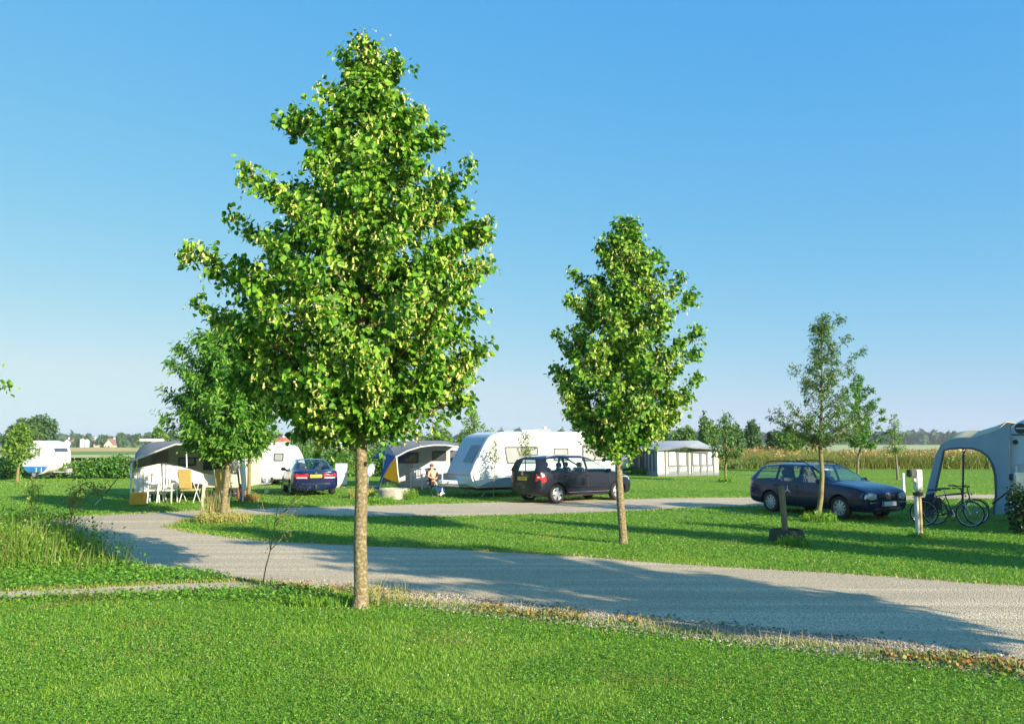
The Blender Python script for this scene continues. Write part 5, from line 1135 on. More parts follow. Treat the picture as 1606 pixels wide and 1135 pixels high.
# small grey gas canister / bags and a bike-like dark thing at the right curtain
b = MB(); b.lathe([(0, 0), (.15, 0), (.17, .05), (.17, .36), (.12, .44), (.05, .46), (.05, .52), (.09, .52), (.09, .56), (0, .56)], (0, 0, 0), 'z', 20); q = G(377, 784); tag(b.build('gas_bottle', mat('salmon_paint', (.5, .2, .12), .5), loc=(q[0], q[1] + .1, 0), smooth=True), 'reddish gas bottle at the right curtain of the beige awning', 'gas bottle')

# ---------- plain white caravan behind (x 395-452)
c2 = empty('caravan', label='plain white caravan with one small grey window behind the slim yellow-green tree', cat='caravan', group='caravans on the pitches'); o4 = None
Pq = [(-1.1, .30), (1.95, .30), (1.6, 1.35), (1.38, 1.75), (1.2, 1.86), (-.9, 1.86), (-1.2, 1.6)]
shell('body', arcs(Pq, [.1, .15, .3, .3, .2, .3, .3]), .95, white, c2, .08); window(c2, .62, 1.08, 1.12, 1.5, -.95, pane, name='window'); window(c2, -.6, .1, 1.1, 1.55, -.95)
b = MB(); b.box((.35, 0, .24), (2.6, 1.5, .08)); b.build('chassis', black, c2); cwheel(c2, .3, -.8); cwheel(c2, .3, .8)
b = MB(); b.box((.5, 0, 1.93), (.45, .4, .12), bev=.03); b.build('roof_vent', wch_m, c2)
place(c2, (W(412, 748, 39).x - .2, 40), .05)
tr = empty('box_trailer', label='trailer drawbar with jockey wheel sticking out beside the beige awning', cat='trailer'); b = MB(); b.box((-.9, 0, .5), (1.5, 1.2, .5), bev=.04); b.build('box', white, tr); drawbar(tr, -.15, -1.0 * -1 * -1, .42, False); cwheel(tr, -.9, -.62); cwheel(tr, -.9, .62)
q = G(385, 777); place(tr, (q[0] - .1, q[1] + .8), 0)

# ---------- small white and blue caravan, far left
c3 = empty('caravan', label='small rounded white caravan with bright blue band along its bottom at the far left', cat='caravan', group='caravans on the pitches')
Pe = [(1.33 * math.copysign(abs(math.cos(a)) ** .92, math.cos(a)) - .06 * math.sin(a), 1.14 + .90 * math.copysign(abs(math.sin(a)) ** .85, math.sin(a))) for a in np.linspace(0, 2 * math.pi, 41)[:-1] + .01]
shell('body', Pe, .85, white, c3, .12)
for s in (-1, 1):
    b = MB(); b.slab([(-1.02, s * .853, .66), (1.04, s * .853, .66), (.86, s * .853, .48), (.62, s * .853, .36), (-.62, s * .853, .36), (-.84, s * .853, .48)], (0, s * .01, 0)); b.build('blue_band', bluep, c3)
    for x in (.12, .55): b = MB(); b.box((x, s * .87, .48), (.05, .012, .24)); b.build('band_strip', white, c3)
    b = MB(); P_ = arcs([(.18, 1.18), (.38, 1.18), (.38, 1.62), (.18, 1.62)], .09, 4); b.slab([(x, s * .853, z) for x, z in P_], (0, s * .012, 0)); b.build('small_window', pane, c3)
b = MB(); b.sheet([[(max(p[0] for p in Pe if abs(p[1] - z) < .09) - .0, y, z) for y in (-.55, 0, .55)] for z in (1.25, 1.45, 1.64)], (.015, 0, 0)); b.build('front_window', pane_d, c3); b = MB(); b.box((0, 0, .22), (1.8, 1.3, .08)); b.build('chassis', black, c3)
cwheel(c3, -.1, -.72); cwheel(c3, -.1, .72)
b = MB(); b.tube([(1.1, .4, .36), (2.0, 0, .36)], .03, 6); b.tube([(1.1, -.4, .36), (2.0, 0, .36)], .03, 6); b.box((2.0, 0, .4), (.4, .4, .3), bev=.08); b.build('drawbar', mat('grey_cover', (.38, .36, .38), .8), c3)
q = G(58, 751); place(c3, (q[0], q[1] + .8), -.22); c3.scale = (.76, .9, 1.02)

# ---------- blue-yellow awning caravan
YA = 34.8
c4 = empty('awning_caravan', (W(657, 770, YA).x, YA, 0), 0, 'caravan with grey awning roof and blue and yellow side panel', 'caravan', 'caravans on the pitches'); r4 = c4.location.copy()
YB4 = 37.6
b = MB(); b.slab([W(620, 768, YB4), W(711, 768, YB4), W(716, 735, YB4), W(716, 705, YB4), W(705, 694, YB4), W(618, 694, YB4), W(600, 708, YB4), W(600, 745, YB4)], (0, 2.1, 0)); b.build('body', mat('cream_shell', (.66, .64, .58), .5), c4, rel=r4, bevel=.08, smooth=True)
wpanel(648, 725, 709, 763, YB4 - .03, 'lower_wall', white, c4, rel=r4)
wpanel(678, 707, 700, 722, YB4 - .05, 'window', pane_d, c4, rel=r4, fr=frame_d); wpanel(625, 709, 656, 726, YB4 - .05, 'window', pane_d, c4, rel=r4, fr=frame_d)
wpanel(706, 706, 722, 728, YA + .8, 'dark_curtain', canvas_dg, c4, rel=r4)
ft = [(621, 716), (640, 706), (660, 700), (680, 697.5), (700, 697.5), (722, 701)]; bk = [(594, 693.5), (618, 692), (640, 691.5), (665, 691), (690, 691), (718, 695)]
g = []
for t in (0, .33, .66, 1):
    g.append([(lambda p: Vector((p.x, p.y, p.z - .12 * math.sin(t * math.pi))))(W(a[0], a[1], YA).lerp(W(c[0], c[1], YB4 - .01), t)) for a, c in zip(ft, bk)])
b = MB(); b.sheet(g, (0, 0, .012)); b.build('canopy_roof', canvas_g, c4, rel=r4, smooth=True)
b = MB(); b.tube([Vector(p) + Vector((0, -.01, -.01)) for p in g[0]], .03, 6); b.build('canopy_edge', wch_m, c4, rel=r4)
# side panel: light blue top, royal blue band, yellow triangle, dark foot, in one raking plane from front pole to caravan corner
def SP(px, py): # raking plane between x=590 (back) and x=622 (front)
    t = min(max((625 - px) / 30, 0), 1.2); return W(px, py, YA - .4 + t * 1.8)
for nm, m_, pp in (('light_blue_panel', canvas_lb, [(607, 694), (621, 716), (605, 710), (604, 700)]), ('light_blue_end', canvas_lb, [(593, 706), (600, 694), (607, 694), (604, 708)]), ('blue_panel', canvas_b, [(605, 710), (621, 716), (612, 726), (602, 745), (596, 757), (592, 764), (598, 745), (602, 730)]), ('blue_flap', canvas_b, [(583, 719), (594, 708), (604, 708), (603, 715), (592, 719)]),
                       ('yellow_panel', canvas_y, [(621, 716), (623, 735), (626, 758), (610, 752), (601, 748), (612, 730)]), ('dark_foot', canvas_dg, [(601, 748), (610, 752), (626, 758), (628, 765), (598, 764), (596, 758)])):
    wall([SP(*p) for p in pp], m_, nm, c4, rel=r4)
for pp in ([(621, 716), (610, 732), (600, 750), (596, 765)], [(622, 716), (624, 740), (628, 766)], [(607, 694), (606, 712)]): b = MB(); b.tube([SP(*p) + Vector((0, -.02, 0)) for p in pp], .02, 6); b.build('panel_piping', wch_m, c4, rel=r4)
b = MB(); q = W(637, 690, 38.2); b.box((q.x, 38.2, q.z), (.7, .5, .12), bev=.03); b.build('roof_vent', white, c4, rel=r4)
CG2 = 'chairs in front of the blue and yellow awning'
q = G(652, 768); patio_chair('white garden chair on the left in front of the blue-yellow awning', CG2, q[0], q[1] + .2, .2)
q = G(669, 768); patio_chair('white garden chair on the right, next to the sunbathing person', CG2, q[0] + .1, q[1], -.2)
dkc = mat('dark_fabric', (.035, .038, .045), .85, c2=(.055, .06, .07), scale=20)
q = G(664, 764); chair('camping_chair', 'empty dark high-backed camping chair behind the white garden chairs', CG2, q[0], q[1] + .9, 3.3, dkc, galv)
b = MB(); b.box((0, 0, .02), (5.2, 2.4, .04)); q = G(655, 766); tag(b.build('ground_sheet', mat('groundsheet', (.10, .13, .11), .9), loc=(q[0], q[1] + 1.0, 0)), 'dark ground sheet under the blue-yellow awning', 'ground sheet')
# person in a dark recliner
PX, PY = W(683, 770, 32.1).x, 32.1
rc = empty('recliner', (PX, PY, 0), R(28), 'dark reclining camping chair occupied by the sunbathing person', 'recliner', CG2)
b = MB(); b.box((0, 0, .40), (.50, .52, .05), bev=.02); b.build('seat', dkc, rc)
b = MB(); b.box((0, .47, .80), (.50, .05, .86), Matrix.Rotation(-.46, 3, 'X').to_euler(), bev=.02); b.build('backrest', dkc, rc)
b = MB(); b.box((0, -.52, .30), (.46, .48, .04), Matrix.Rotation(.35, 3, 'X').to_euler(), bev=.015); b.build('footrest', mat('pale_blue_towel', (.25, .45, .62), .8), rc)
for s in (-1, 1):
    for pts in ([(s * .27, .35, 0), (s * .27, -.25, .58)], [(s * .27, -.35, 0), (s * .27, .28, .6)]): b = MB(); b.tube(pts, .014, 6); b.build('leg', galv, rc)
    b = MB(); b.box((s * .29, .0, .61), (.05, .5, .03), bev=.01); b.build('armrest', dkc, rc)
def skinned(name, V, E, rad, m, parent, root_i=0, sub=2):
    me = bpy.data.meshes.new(name); me.from_pydata(V, E, []); o = link(name, me); sk_ = o.modifiers.new('s', 'SKIN'); sk_.use_smooth_shade = True
    if not me.skin_vertices: 
        bm = bmesh.new(); bm.from_mesh(me); bm.verts.layers.skin.verify(); bm.to_mesh(me); bm.free()
    for i, r in enumerate(rad): me.skin_vertices[0].data[i].radius = (r, r) if not isinstance(r, tuple) else r; me.skin_vertices[0].data[i].use_root = (i == root_i)
    s2 = o.modifiers.new('u', 'SUBSURF'); s2.levels = sub; s2.render_levels = sub
    dg = bpy.context.evaluated_depsgraph_get(); mm = bpy.data.meshes.new_from_object(o.evaluated_get(dg)); bpy.data.objects.remove(o); mm.materials.clear(); mm.materials.append(m)
    for p in mm.polygons: p.use_smooth = True
    return link(name, mm, parent)
skin = mat('tanned_skin', (.72, .38, .23), .5, c2=(.66, .33, .19), scale=6)
pr = empty('person', (PX, PY, 0), R(28), 'person in orange swimwear sunbathing in the dark recliner, arms bent on the belly', 'person')
V = [(0, .12, .50), (0, .20, .68), (0, .31, .86), (0, .40, 1.02), (0, .44, 1.11), (0, .455, 1.17), (0, .455, 1.26), (0, .47, 1.35),
     (.09, .10, .49), (.12, -.32, .58), (.10, -.60, .22), (.10, -.66, .10), (.10, -.80, .11),
     (-.09, .10, .49), (-.13, -.30, .60), (-.12, -.50, .18), (-.12, -.54, .08), (-.12, -.68, .06),
     (.17, .37, 1.02), (.27, .20, .82), (.12, .02, .76), (-.17, .37, 1.02), (-.27, .20, .82), (-.10, .04, .74)]
E = [(0, 1), (1, 2), (2, 3), (3, 4), (4, 5), (5, 6), (6, 7), (0, 8), (8, 9), (9, 10), (10, 11), (11, 12), (0, 13), (13, 14), (14, 15), (15, 16), (16, 17), (3, 18), (18, 19), (19, 20), (3, 21), (21, 22), (22, 23)]
rad = [.14, .125, .14, .135, .06, .058, .092, .065, .088, .062, .048, .04, .03, .088, .062, .048, .04, .03, .062, .042, .03, .062, .042, .03]
skinned('body', V, E, rad, skin, pr)
for s, hp in ((1, (.12, .02, .76)), (-1, (-.10, .04, .74))):  # hands with five fingers each
    hv = [Vector(hp), Vector(hp) + Vector((-s * .06, -.03, .0))]; he = [(0, 1)]; hr = [.026, .034]
    for k in range(5):
        a = Vector((-s * .035 if k == 4 else -s * .085, -.03, -.03 + .018 * k if k < 4 else .045)); d = Vector((-s * (.036 if k < 4 else .015), -.012, -.008 if k < 4 else .03)) * (1 - .12 * abs(k - 1.5) if k < 4 else 1)
        i = len(hv); hv += [Vector(hp) + a, Vector(hp) + a + d, Vector(hp) + a + d * 1.9 + Vector((0, .012, -.012))]; he += [(1, i), (i, i + 1), (i + 1, i + 2)]; hr += [.012, .009, .007]
    skinned('hand', [tuple(v) for v in hv], he, hr, skin, pr, sub=1)
hm = mat('brown_hair', (.10, .06, .035), .8); b = MB(); pr_ = []
for k in range(9): a = math.pi / 2 * (k / 8) ; pr_.append((.108 * math.cos(a), .115 * math.sin(a)))
b.lathe(pr_, (0, .475, 1.275), 'z', 20); b.build('hair', hm, pr, smooth=True)
b = MB(); b.box((0, .365, 1.26), (.022, .04, .05), bev=.009); b.build('nose', skin, pr, smooth=True)
for s in (-1, 1): b = MB(); b.lathe([(0, -.008), (.013, -.006), (.016, 0), (.013, .006), (0, .008)], (s * .035, .372, 1.285), 'y', 10); b.build('eye', black, pr); b = MB(); b.box((s * .098, .46, 1.265), (.02, .035, .06), bev=.008); b.build('ear', skin, pr)
b = MB(); b.box((0, .366, 1.215), (.05, .012, .012), bev=.004); b.build('mouth', mat('lip', (.35, .1, .08), .5), pr)
pr.scale = rc.scale = (.86, .86, .86)
trk = mat('orange_swimwear', (.60, .17, .06), .7, c2=(.5, .13, .05), scale=9)
skinned('swim_shorts', [(0, .13, .52), (0, .17, .60), (.09, .06, .50), (.115, -.12, .535), (-.09, .06, .50), (-.12, -.12, .545)], [(0, 1), (0, 2), (2, 3), (0, 4), (4, 5)], [.158, .142, .112, .094, .112, .094], trk, pr)

# ---------- grey and white frame awning tent (right middle)
def awning_tent():
    t = empty('awning_tent', (W(1050, 740, 50).x, 50, 0), 0, 'long grey and white awning tent with arched windows on the lawn beyond the second linden', 'awning tent'); rl = t.location.copy()
    Yf = 48.5; Yb = 52.5; X = lambda px, Y=Yf: W(px, 700, Y).x; zt = W(0, 703, Yf).z - .05
    # front corner at px 1031 (nearest), left wall runs back to px 995, right part to px 1126
    ZE = W(0, 705, Yf).z; 
    A = Vector((X(1031), Yf, 0)); Bq = Vector((X(1126, 50.5), 50.5, 0)); C_ = Vector((X(1003, 52.5), 52.5, 0)); up_ = Vector((0, 0, ZE))
    def Q_(u, z): p = A.lerp(Bq, u); return Vector((p.x, p.y, z))
    n_ = (Bq - A).normalized(); nn = Vector((n_.y, -n_.x, 0))
    wt = mat('white_tent_wall', (.74, .70, .62), .8, c2=(.68, .64, .56), scale=3, bump=.15); 
    b = MB(); b.slab([Q_(0, .0), Q_(1, .0), Q_(1, ZE), Q_(0, ZE)], -nn * .03); b.build('front_wall', wt, t, rel=rl)
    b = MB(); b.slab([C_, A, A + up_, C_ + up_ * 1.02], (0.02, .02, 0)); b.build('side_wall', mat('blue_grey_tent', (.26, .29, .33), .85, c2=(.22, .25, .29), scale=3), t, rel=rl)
    gw = mat('tent_grey', (.22, .24, .26), .85, c2=(.18, .2, .22), scale=3); dgw = gw
    for u0, u1 in ((.17, .31), (.34, .47), (.57, .68), (.71, .80), (.815, .90)):
        # arched dark window outline, lower grey skirt with white stripes
        k = MB(); z0, z1 = ZE * .40, ZE * .96; pts = [Q_(u0, z0), Q_(u0, z1 - .12)] + [Q_(u0 + (u1 - u0) * (1 - math.cos(a)) / 2, z1 - .12 + .12 * math.sin(a)) for a in np.linspace(.3, 2.84, 7)] + [Q_(u1, z1 - .12), Q_(u1, z0), Q_(u0, z0)]
        k.tube([p + nn * .02 for p in pts], .05, 5); k.build('window_arch', dgw, t, rel=rl)
        k = MB(); k.slab([Q_(u0, .12) + nn * .012, Q_(u1, .12) + nn * .012, Q_(u1, z0) + nn * .012, Q_(u0, z0) + nn * .012], nn * .01); sk2 = k.build('lower_panel', gw, t, rel=rl)
        k = MB(); w2 = (u1 - u0) / 6
        for j in range(3): a_ = u0 + w2 * (.6 + j * 1.7); k.slab([Q_(a_, z0 * .45) + nn * .026, Q_(a_ + w2 * .8, z0 * .45) + nn * .026, Q_(a_ + w2 * 1.7, z0 * .85) + nn * .026, Q_(a_ + w2 * .9, z0 * .85) + nn * .026], nn * .008)
        k.build('stripes', wt, sk2, rel=rl)
    for u in (.12, .325, .49, .545, .695, .806, .92): k = MB(); p = Q_(u, 0) + nn * .03; k.tube([p, p + up_ * .98], .045, 6); k.build('seam_strip', gw, t, rel=rl)
    k = MB(); k.slab([Q_(0, .02) + nn * .03, Q_(1, .02) + nn * .03, Q_(1, .16) + nn * .03, Q_(0, .16) + nn * .03], nn * .01); k.build('mud_flap', canvas_g, t, rel=rl)
    # roof: ridge behind, gable bump at u=.5
    ridge = [W(993, 695, 53), W(1010, 692.5, 53), W(1050, 691.5, 53), W(1095, 691, 53), W(1103, 695, 53), W(1112, 699, 52.5), W(1132, 704, 51.5)]
    front = [C_ + up_ * 1.02 + Vector((-.3, -.1, .04)), W(1030, 706, Yf - .2), W(1052, 704, Yf), W(1076, 700, Yf), W(1086, 702, Yf + .3), W(1108, 703, Yf + 1), Q_(1.0, ZE) + Vector((.3, -.2, .02))]
    gr = []
    for s_ in (0, .5, 1): gr.append([Vector(a).lerp(Vector(c), s_) + Vector((0, 0, .05 * math.sin(s_ * 3.14))) for a, c in zip(front, ridge)])
    k = MB(); k.sheet(gr, (0, 0, .02)); k.build('roof', mat('grey_tent_roof', (.40, .41, .41), .7, c2=(.33, .35, .37), scale=2), t, rel=rl, smooth=True)
    k = MB(); k.tube([Vector(p) for p in gr[0]], .05, 6); k.build('roof_edge', canvas_g, t, rel=rl)
    k = MB(); k.slab([Q_(.36, ZE), Q_(.52, ZE + .16), Q_(.60, ZE), Q_(.55, ZE - .02)], -nn * .02); k.build('gable', wt, t, rel=rl)
    k = MB(); a, c = Q_(.50, ZE + .10) + nn * .12, Q_(.80, ZE - .02) + nn * .12; k.slab([a, c, c + Vector((0, 0, -.22)), a + Vector((0, 0, -.24))], nn * .02); k.build('dark_valance', canvas_dg, t, rel=rl)
    for q0, q1 in ((.25, .45), (.62, .82)):
        k = MB(); P0, P1 = C_.lerp(A, q0), C_.lerp(A, q1); m3 = Vector((-.04, -.03, 0)); zz = (.1, ZE * .9); k.tube([P0 + m3 + Vector((0, 0, .25)), P0 + m3 + Vector((0, 0, zz[1] - .1)), (P0 + P1) / 2 + m3 + Vector((0, 0, zz[1])), P1 + m3 + Vector((0, 0, zz[1] - .1)), P1 + m3 + Vector((0, 0, .25))], .035, 5); k.build('side_window_arch', canvas_dg, t, rel=rl)
    return t
awning_tent()
c5 = empty('caravan', label='pale blue-grey shaded caravan standing left of the awning tent, mostly hidden by the second linden', cat='caravan', group='caravans on the pitches')
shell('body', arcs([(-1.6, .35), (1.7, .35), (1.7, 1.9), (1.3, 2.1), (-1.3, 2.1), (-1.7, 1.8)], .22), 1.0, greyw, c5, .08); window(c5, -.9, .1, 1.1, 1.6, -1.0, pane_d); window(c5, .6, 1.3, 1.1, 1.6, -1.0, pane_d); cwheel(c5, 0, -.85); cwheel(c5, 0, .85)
b = MB(); b.box((0, 0, .28), (3, 1.6, .1)); b.build('chassis', black, c5); drawbar(c5, -1.6, .9, .42); place(c5, (W(975, 740, 52).x, 52.5), 1.1)

# ---------- right edge: caravan with arched blue-grey tent
c6 = empty('caravan', label='blue-grey caravan cut by the right edge of the picture with round badge near the roof', cat='caravan', group='caravans on the pitches')
X6 = lambda px, Y: W(px, 700, Y).x
Y6 = 21.5; xl6 = X6(1575, Y6)
# body seen from its front end: end wall faces the camera
prof6 = [(0.0, .45), (2.3, .45), (2.3, 2.3), (1.9, 2.62), (.45, 2.62), (.16, 2.45)]
b = MB(); b.slab([(x, 0, z) for x, z in arcs(prof6, [.15, .15, .3, .3, .25, .12], 5)], (0, 5.2, 0)); b.build('body', mat('blue_grey_shell', (.62, .68, .74), .4, c2=(.58, .64, .70), scale=1), c6, smooth=True, bevel=.05)
b = MB(); b.box((1.35, -.03, 1.68), (1.5, .03, .95), bev=.012); fo = b.build('end_window', frame_d, c6); b = MB(); b.box((1.35, -.05, 1.68), (1.4, .015, .86)); b.build('pane', pane_d, fo)
b = MB(); b.box((1.2, -.02, 2.24), (2.0, .02, .035)); b.build('trim_strip', canvas_dg, c6)
b = MB(); b.lathe([(0, -.012), (.13, -.012), (.135, 0), (0, 0)], (.40, -.004, 2.40), 'y', 24); bd = b.build('round_badge', frame_d, c6); b = MB(); b.box((.40, -.02, 2.40), (.2, .01, .035)); b.build('badge_bar', alu, bd)
b = MB(); b.lathe([(0, -.02), (.06, -.02), (.065, 0), (0, 0)], (.27, -.004, 2.05), 'y', 16); b.build('marker_lamp', frame_d, c6)
b = MB(); b.box((.12, -.02, 1.16), (.22, .02, .16)); b.build('latch', canvas_dg, c6)
b = MB(); b.tube([(.28, -.08, 1.45), (.28, -.09, 1.02)], .035, 8); b.tube([(.31, -.07, .74), (.31, -.07, .60)], .03, 8); b.build('white_handle', wch_m, c6, smooth=True)
b = MB(); b.tube([(.25, -.05, 1.50), (1.5, -.05, 1.48)], .012, 5); b.build('grab_rail', alu, c6)
b = MB(); b.box((1.15, 2.6, .38), (2.0, 5.0, .14)); b.build('chassis', black, c6)
b = MB(); b.sheet([[(x, -.04 - .35 * math.sin(t), .62 - .22 * t + .0) for x in (.05, .5, 1.2, 2.0)] for t in (0, .5, 1.0, 1.4)], (0, .02, -.02)); b.build('front_apron', mat('dark_blue_grey', (.14, .17, .22), .5), c6, smooth=True)
cwheel(c6, .22, 3.0); cwheel(c6, 2.1, 3.0)
b = MB(); b.tube([(.4, 0, .46), (1.1, -1.1, .44), (1.2, -1.4, .45)], .035, 6); b.tube([(1.9, 0, .46), (1.25, -1.1, .44), (1.2, -1.4, .45)], .035, 6); b.build('drawbar', galv, c6)
c6.location = (xl6, Y6, 0); c6.rotation_euler[2] = -.86
def arch_tent():
    t = empty('arched_tent', (X6(1525, 21.2), 21.5, 0), 0, 'blue-grey dome awning with one large arched opening beside the bicycles', 'tent'); rl = t.location.copy(); Yt = 20.9
    # front face: outer outline and arched opening (photo outline put at its own depth), walls run 2.6 m back
    out_ = [(1452, 776), (1461, 740), (1468, 712), (1476, 697), (1490, 689), (1506, 686.5), (1524, 687), (1548, 680), (1566, 673), (1584, 664), (1584, 690), (1583, 725), (1582, 768), (1581, 778), (1579, 806)]
    inn = [(1466, 772), (1474, 735), (1480, 706), (1490, 703.5), (1506, 702.5), (1524, 703), (1537, 707), (1548, 715), (1556, 728), (1560, 745), (1561, 768), (1561, 778), (1560, 785), (1558, 795), (1557, 806)]
    def WT(a, c):  # the front wall stands obliquely: nearer at the caravan, farther at its left foot
        x, y, z = ray(a, c); s_ = x / y; Yq = (21.3 + 1.2 * 12.65) / (1 + 1.2 * s_); return W(a, c, Yq)
    DV = Vector((1.75, 1.85, .0))
    n = len(out_); O = [WT(a, c) for a, c in out_]; I = [WT(a, c) for a, c in inn]
    for p in (O[0], I[0]): p.z = max(p.z, .35)
    b = MB()
    for i in range(n - 1): b.slab([O[i], O[i + 1], I[i + 1], I[i]], (0, .015, 0))
    b.build('front_wall', mat('tent_blue_grey', (.36, .44, .54), .8, c2=(.31, .39, .48), scale=3, bump=.2, bscale=6), t, rel=rl)
    b = MB(); b.tube([p + Vector((0, -.02, 0)) for p in I], .028, 6); b.build('opening_edge', canvas_dg, t, rel=rl, smooth=True)
    # left leg lower part
    b = MB(); a1, a2 = O[0], I[0]; b.slab([a1, a2, Vector((a2.x - .06, a2.y, 0)), Vector((a1.x - .14, a1.y, 0))], (0, .015, 0)); b.build('left_leg_panel', mat('tent_dark_foot', (.04, .05, .07), .8), t, rel=rl)
    # roof running back, pale yellow band on the crown
    prof_ = O[2:9]; gr = []
    for s_ in (0, .35, .7, 1.0): gr.append([p + DV * s_ + Vector((0, 0, .22 * math.sin(s_ * math.pi))) for p in prof_])
    b = MB(); b.sheet(gr, (0, 0, .012)); b.build('roof', mat('tent_roof', (.55, .50, .32), .8, c2=(.5, .44, .25), scale=2), t, rel=rl, smooth=True)
    bk_ = [p + DV for p in O[2:9]]
    b = MB(); b.tube(bk_, .03, 6); b.build('rear_arch', canvas_dg, t, rel=rl)
    b = MB(); b.tube([bk_[0], Vector((bk_[0].x - .12, bk_[0].y, 0))], .03, 6); b.build('rear_pole', canvas_dg, t, rel=rl)
    return t
arch_tent()
b = MB(); bl_ = [(0, 0, .5, .30, .28, .52), (.18, .05, .38, .28, .26, .42), (-.08, 0, .85, .22, .2, .3), (.32, 0, .55, .3, .3, .5)]
q = G(1604, 838); rt = empty('dark_shrub', (q[0], q[1], 0), 0, 'narrow dark green shrub at the right edge below the caravan window', 'shrub'); blobfol('foliage', bl_, 2600, .07, 77, [leafmat('dark_shrub_leaf', [(0, (.01, .035, .012)), (.7, (.025, .07, .02)), (1, (.05, .11, .03))], .2)], parent=rt); b.tube([(0, 0, 0), (.02, 0, .5)], .03, 6); b.build('stem', bark2, rt)
b = MB(); q = W(1606, 755, 19.6); b.box((0, 0, 0), (.52, .06, .42), bev=.028); b.build; mm_ = empty('towing_mirror', (q.x, 19.6, q.z), .15, 'large pale rounded panel hung on the caravan drawbar at the right edge', 'mirror'); b.build('mirror_face', mat('pale_mirror', (.62, .68, .66), .2, .2, c2=(.5, .58, .6), scale=2), mm_, smooth=True); b = MB(); b.tube([(0, .05, 0), (.05, .3, -.1), (.1, 1.2, -.6)], .02, 6); b.build('mirror_arm', black, mm_)

# ---------- bicycles
def bicycle(label, x, y, rz, m, lean=0.0, basket=False):
    t = empty('bicycle', (x, y, 0), rz, label, 'bicycle', 'bicycles beside the arched tent'); t.rotation_euler[0] = lean
    r = .34
    for nm, X in (('wheel', .53), ('wheel', -.53)):
        b = MB(); b.lathe([(0, -.03), (.02, -.03), (.025, 0), (.02, .03), (0, .03)], (0, 0, 0), 'y', 12); w0 = b.build(nm, chrome, t, loc=(X, 0, r))
        b = MB(); P_ = [Vector(((r - .02) * math.cos(a), 0, (r - .02) * math.sin(a))) for a in np.linspace(0, 2 * math.pi, 37)]; b.tube(P_, .019, 6, cap=False); b.build('tyre', rubber, w0, smooth=True)
        b = MB(); P_ = [Vector(((r - .045) * math.cos(a), 0, (r - .045) * math.sin(a))) for a in np.linspace(0, 2 * math.pi, 37)]; b.tube(P_, .009, 5, cap=False); b.build('rim', alloy, w0, smooth=True)
        b = MB()
        for k in range(18): a = k * math.pi / 9; b.tube([(0, .02 * (-1) ** k, 0), ((r - .05) * math.cos(a), 0, (r - .05) * math.sin(a))], .0016, 3)
        b.build('spokes', alloy, w0)
    b = MB(); BB, ST, HT, HB = (-.08, 0, .28), (-.24, 0, .78), (.36, 0, .84), (.39, 0, .70)
    for a, c, rr in ((BB, ST, .016), (ST, HT, .014), (BB, HB, .018), (HT, HB, .018)): b.tube([a, c], rr, 8)
    for s in (-1, 1): b.tube([BB, (-.53, s * .06, r)], .010, 6); b.tube([(-.22, 0, .72), (-.53, s * .06, r)], .009, 6)
    b.build('frame', m, t, smooth=True)
    b = MB()
    for s in (-1, 1): b.tube([(.40, s * .045, .66), (.44, s * .055, .52), (.53, s * .055, r)], .012, 6)
    b.tube([(.40, -.05, .66), (.40, .05, .66)], .014, 6); b.build('fork', alloy, t, smooth=True)
    b = MB(); b.tube([HT, (.34, 0, .98)], .013, 6); b.tube([(.18, -.30, 1.02), (.30, -.22, 1.0), (.36, -.06, .98), (.36, .06, .98), (.30, .22, 1.0), (.18, .30, 1.02)], .012, 6)
    b.tube([(.18, -.31, 1.02), (.10, -.31, 1.02)], .018, 6); b.tube([(.18, .31, 1.02), (.10, .31, 1.02)], .018, 6); b.build('handlebar', black, t, smooth=True)
    b = MB(); b.tube([ST, (-.26, 0, .90)], .013, 6); b.build('seat_post', alloy, t)
    b = MB(); b.slab([(-.42, -.09, .91), (-.42, .09, .91), (-.22, .06, .92), (-.10, .025, .92), (-.10, -.025, .92), (-.22, -.06, .92)], (0, 0, .045)); b.build('saddle', black, t, bevel=.015)
    b = MB(); b.lathe([(.0, -.005), (.09, -.005), (.09, .005), (0, .005)], (-.08, .06, .28), 'y', 24); b.tube([(-.08, .08, .28), (-.02, .09, .13)], .010, 5); b.tube([(-.08, -.08, .28), (-.14, -.09, .43)], .010, 5); b.tube([(-.08, -.09, .28), (-.08, .07, .28)], .015, 6); b.build('crank', chrome, t)
    for pp_ in ((-.02, .12, .12), (-.14, -.12, .44)): b = MB(); b.box(pp_, (.09, .08, .02)); b.build('pedal', black, t)
    b = MB()
    for s in (-1, 1): b.tube([(-.28, s * .05, .72), (-.78, s * .06, .73)], .006, 5); b.tube([(-.70, s * .06, .73), (-.53, s * .07, r)], .006, 5)
    for X in (-.35, -.5, -.65, -.78): b.tube([(X, -.06, .73), (X, .06, .73)], .006, 5)
    b.build('luggage_rack', black, t)
    for X, a0, a1 in ((.53, .35, 2.4), (-.53, .5, 3.0)):
        b = MB(); P_ = [[(X + (r + .02) * math.cos(a), y_, r + (r + .02) * math.sin(a)) for y_ in (-.025, .025)] for a in np.linspace(a0, a1, 12)]; b.sheet(P_, (0, 0, .003)); b.build('mudguard', black, t)
    b = MB(); b.lathe([(0, 0), (.03, .005), (.035, .03), (0, .05)], (.42, 0, .80), 'x', 12); b.build('front_lamp', lampg, t)
    return t
pan = mat('pannier_cloth', (.03, .035, .05), .85)
bicycle('dark bicycle standing nearest to the camera with its front wheel turned to the right', W(1502, 800, 20.4).x - .22, 20.5, -.34, mat('black_frame', (.02, .022, .03), .3, coat=.6), .06)
bicycle('second dark bicycle parked close behind the nearest one beside the arched tent', W(1502, 800, 20.9).x - .02, 20.95, -.05, mat('blue_black_frame', (.02, .03, .07), .3, coat=.6), -.05)
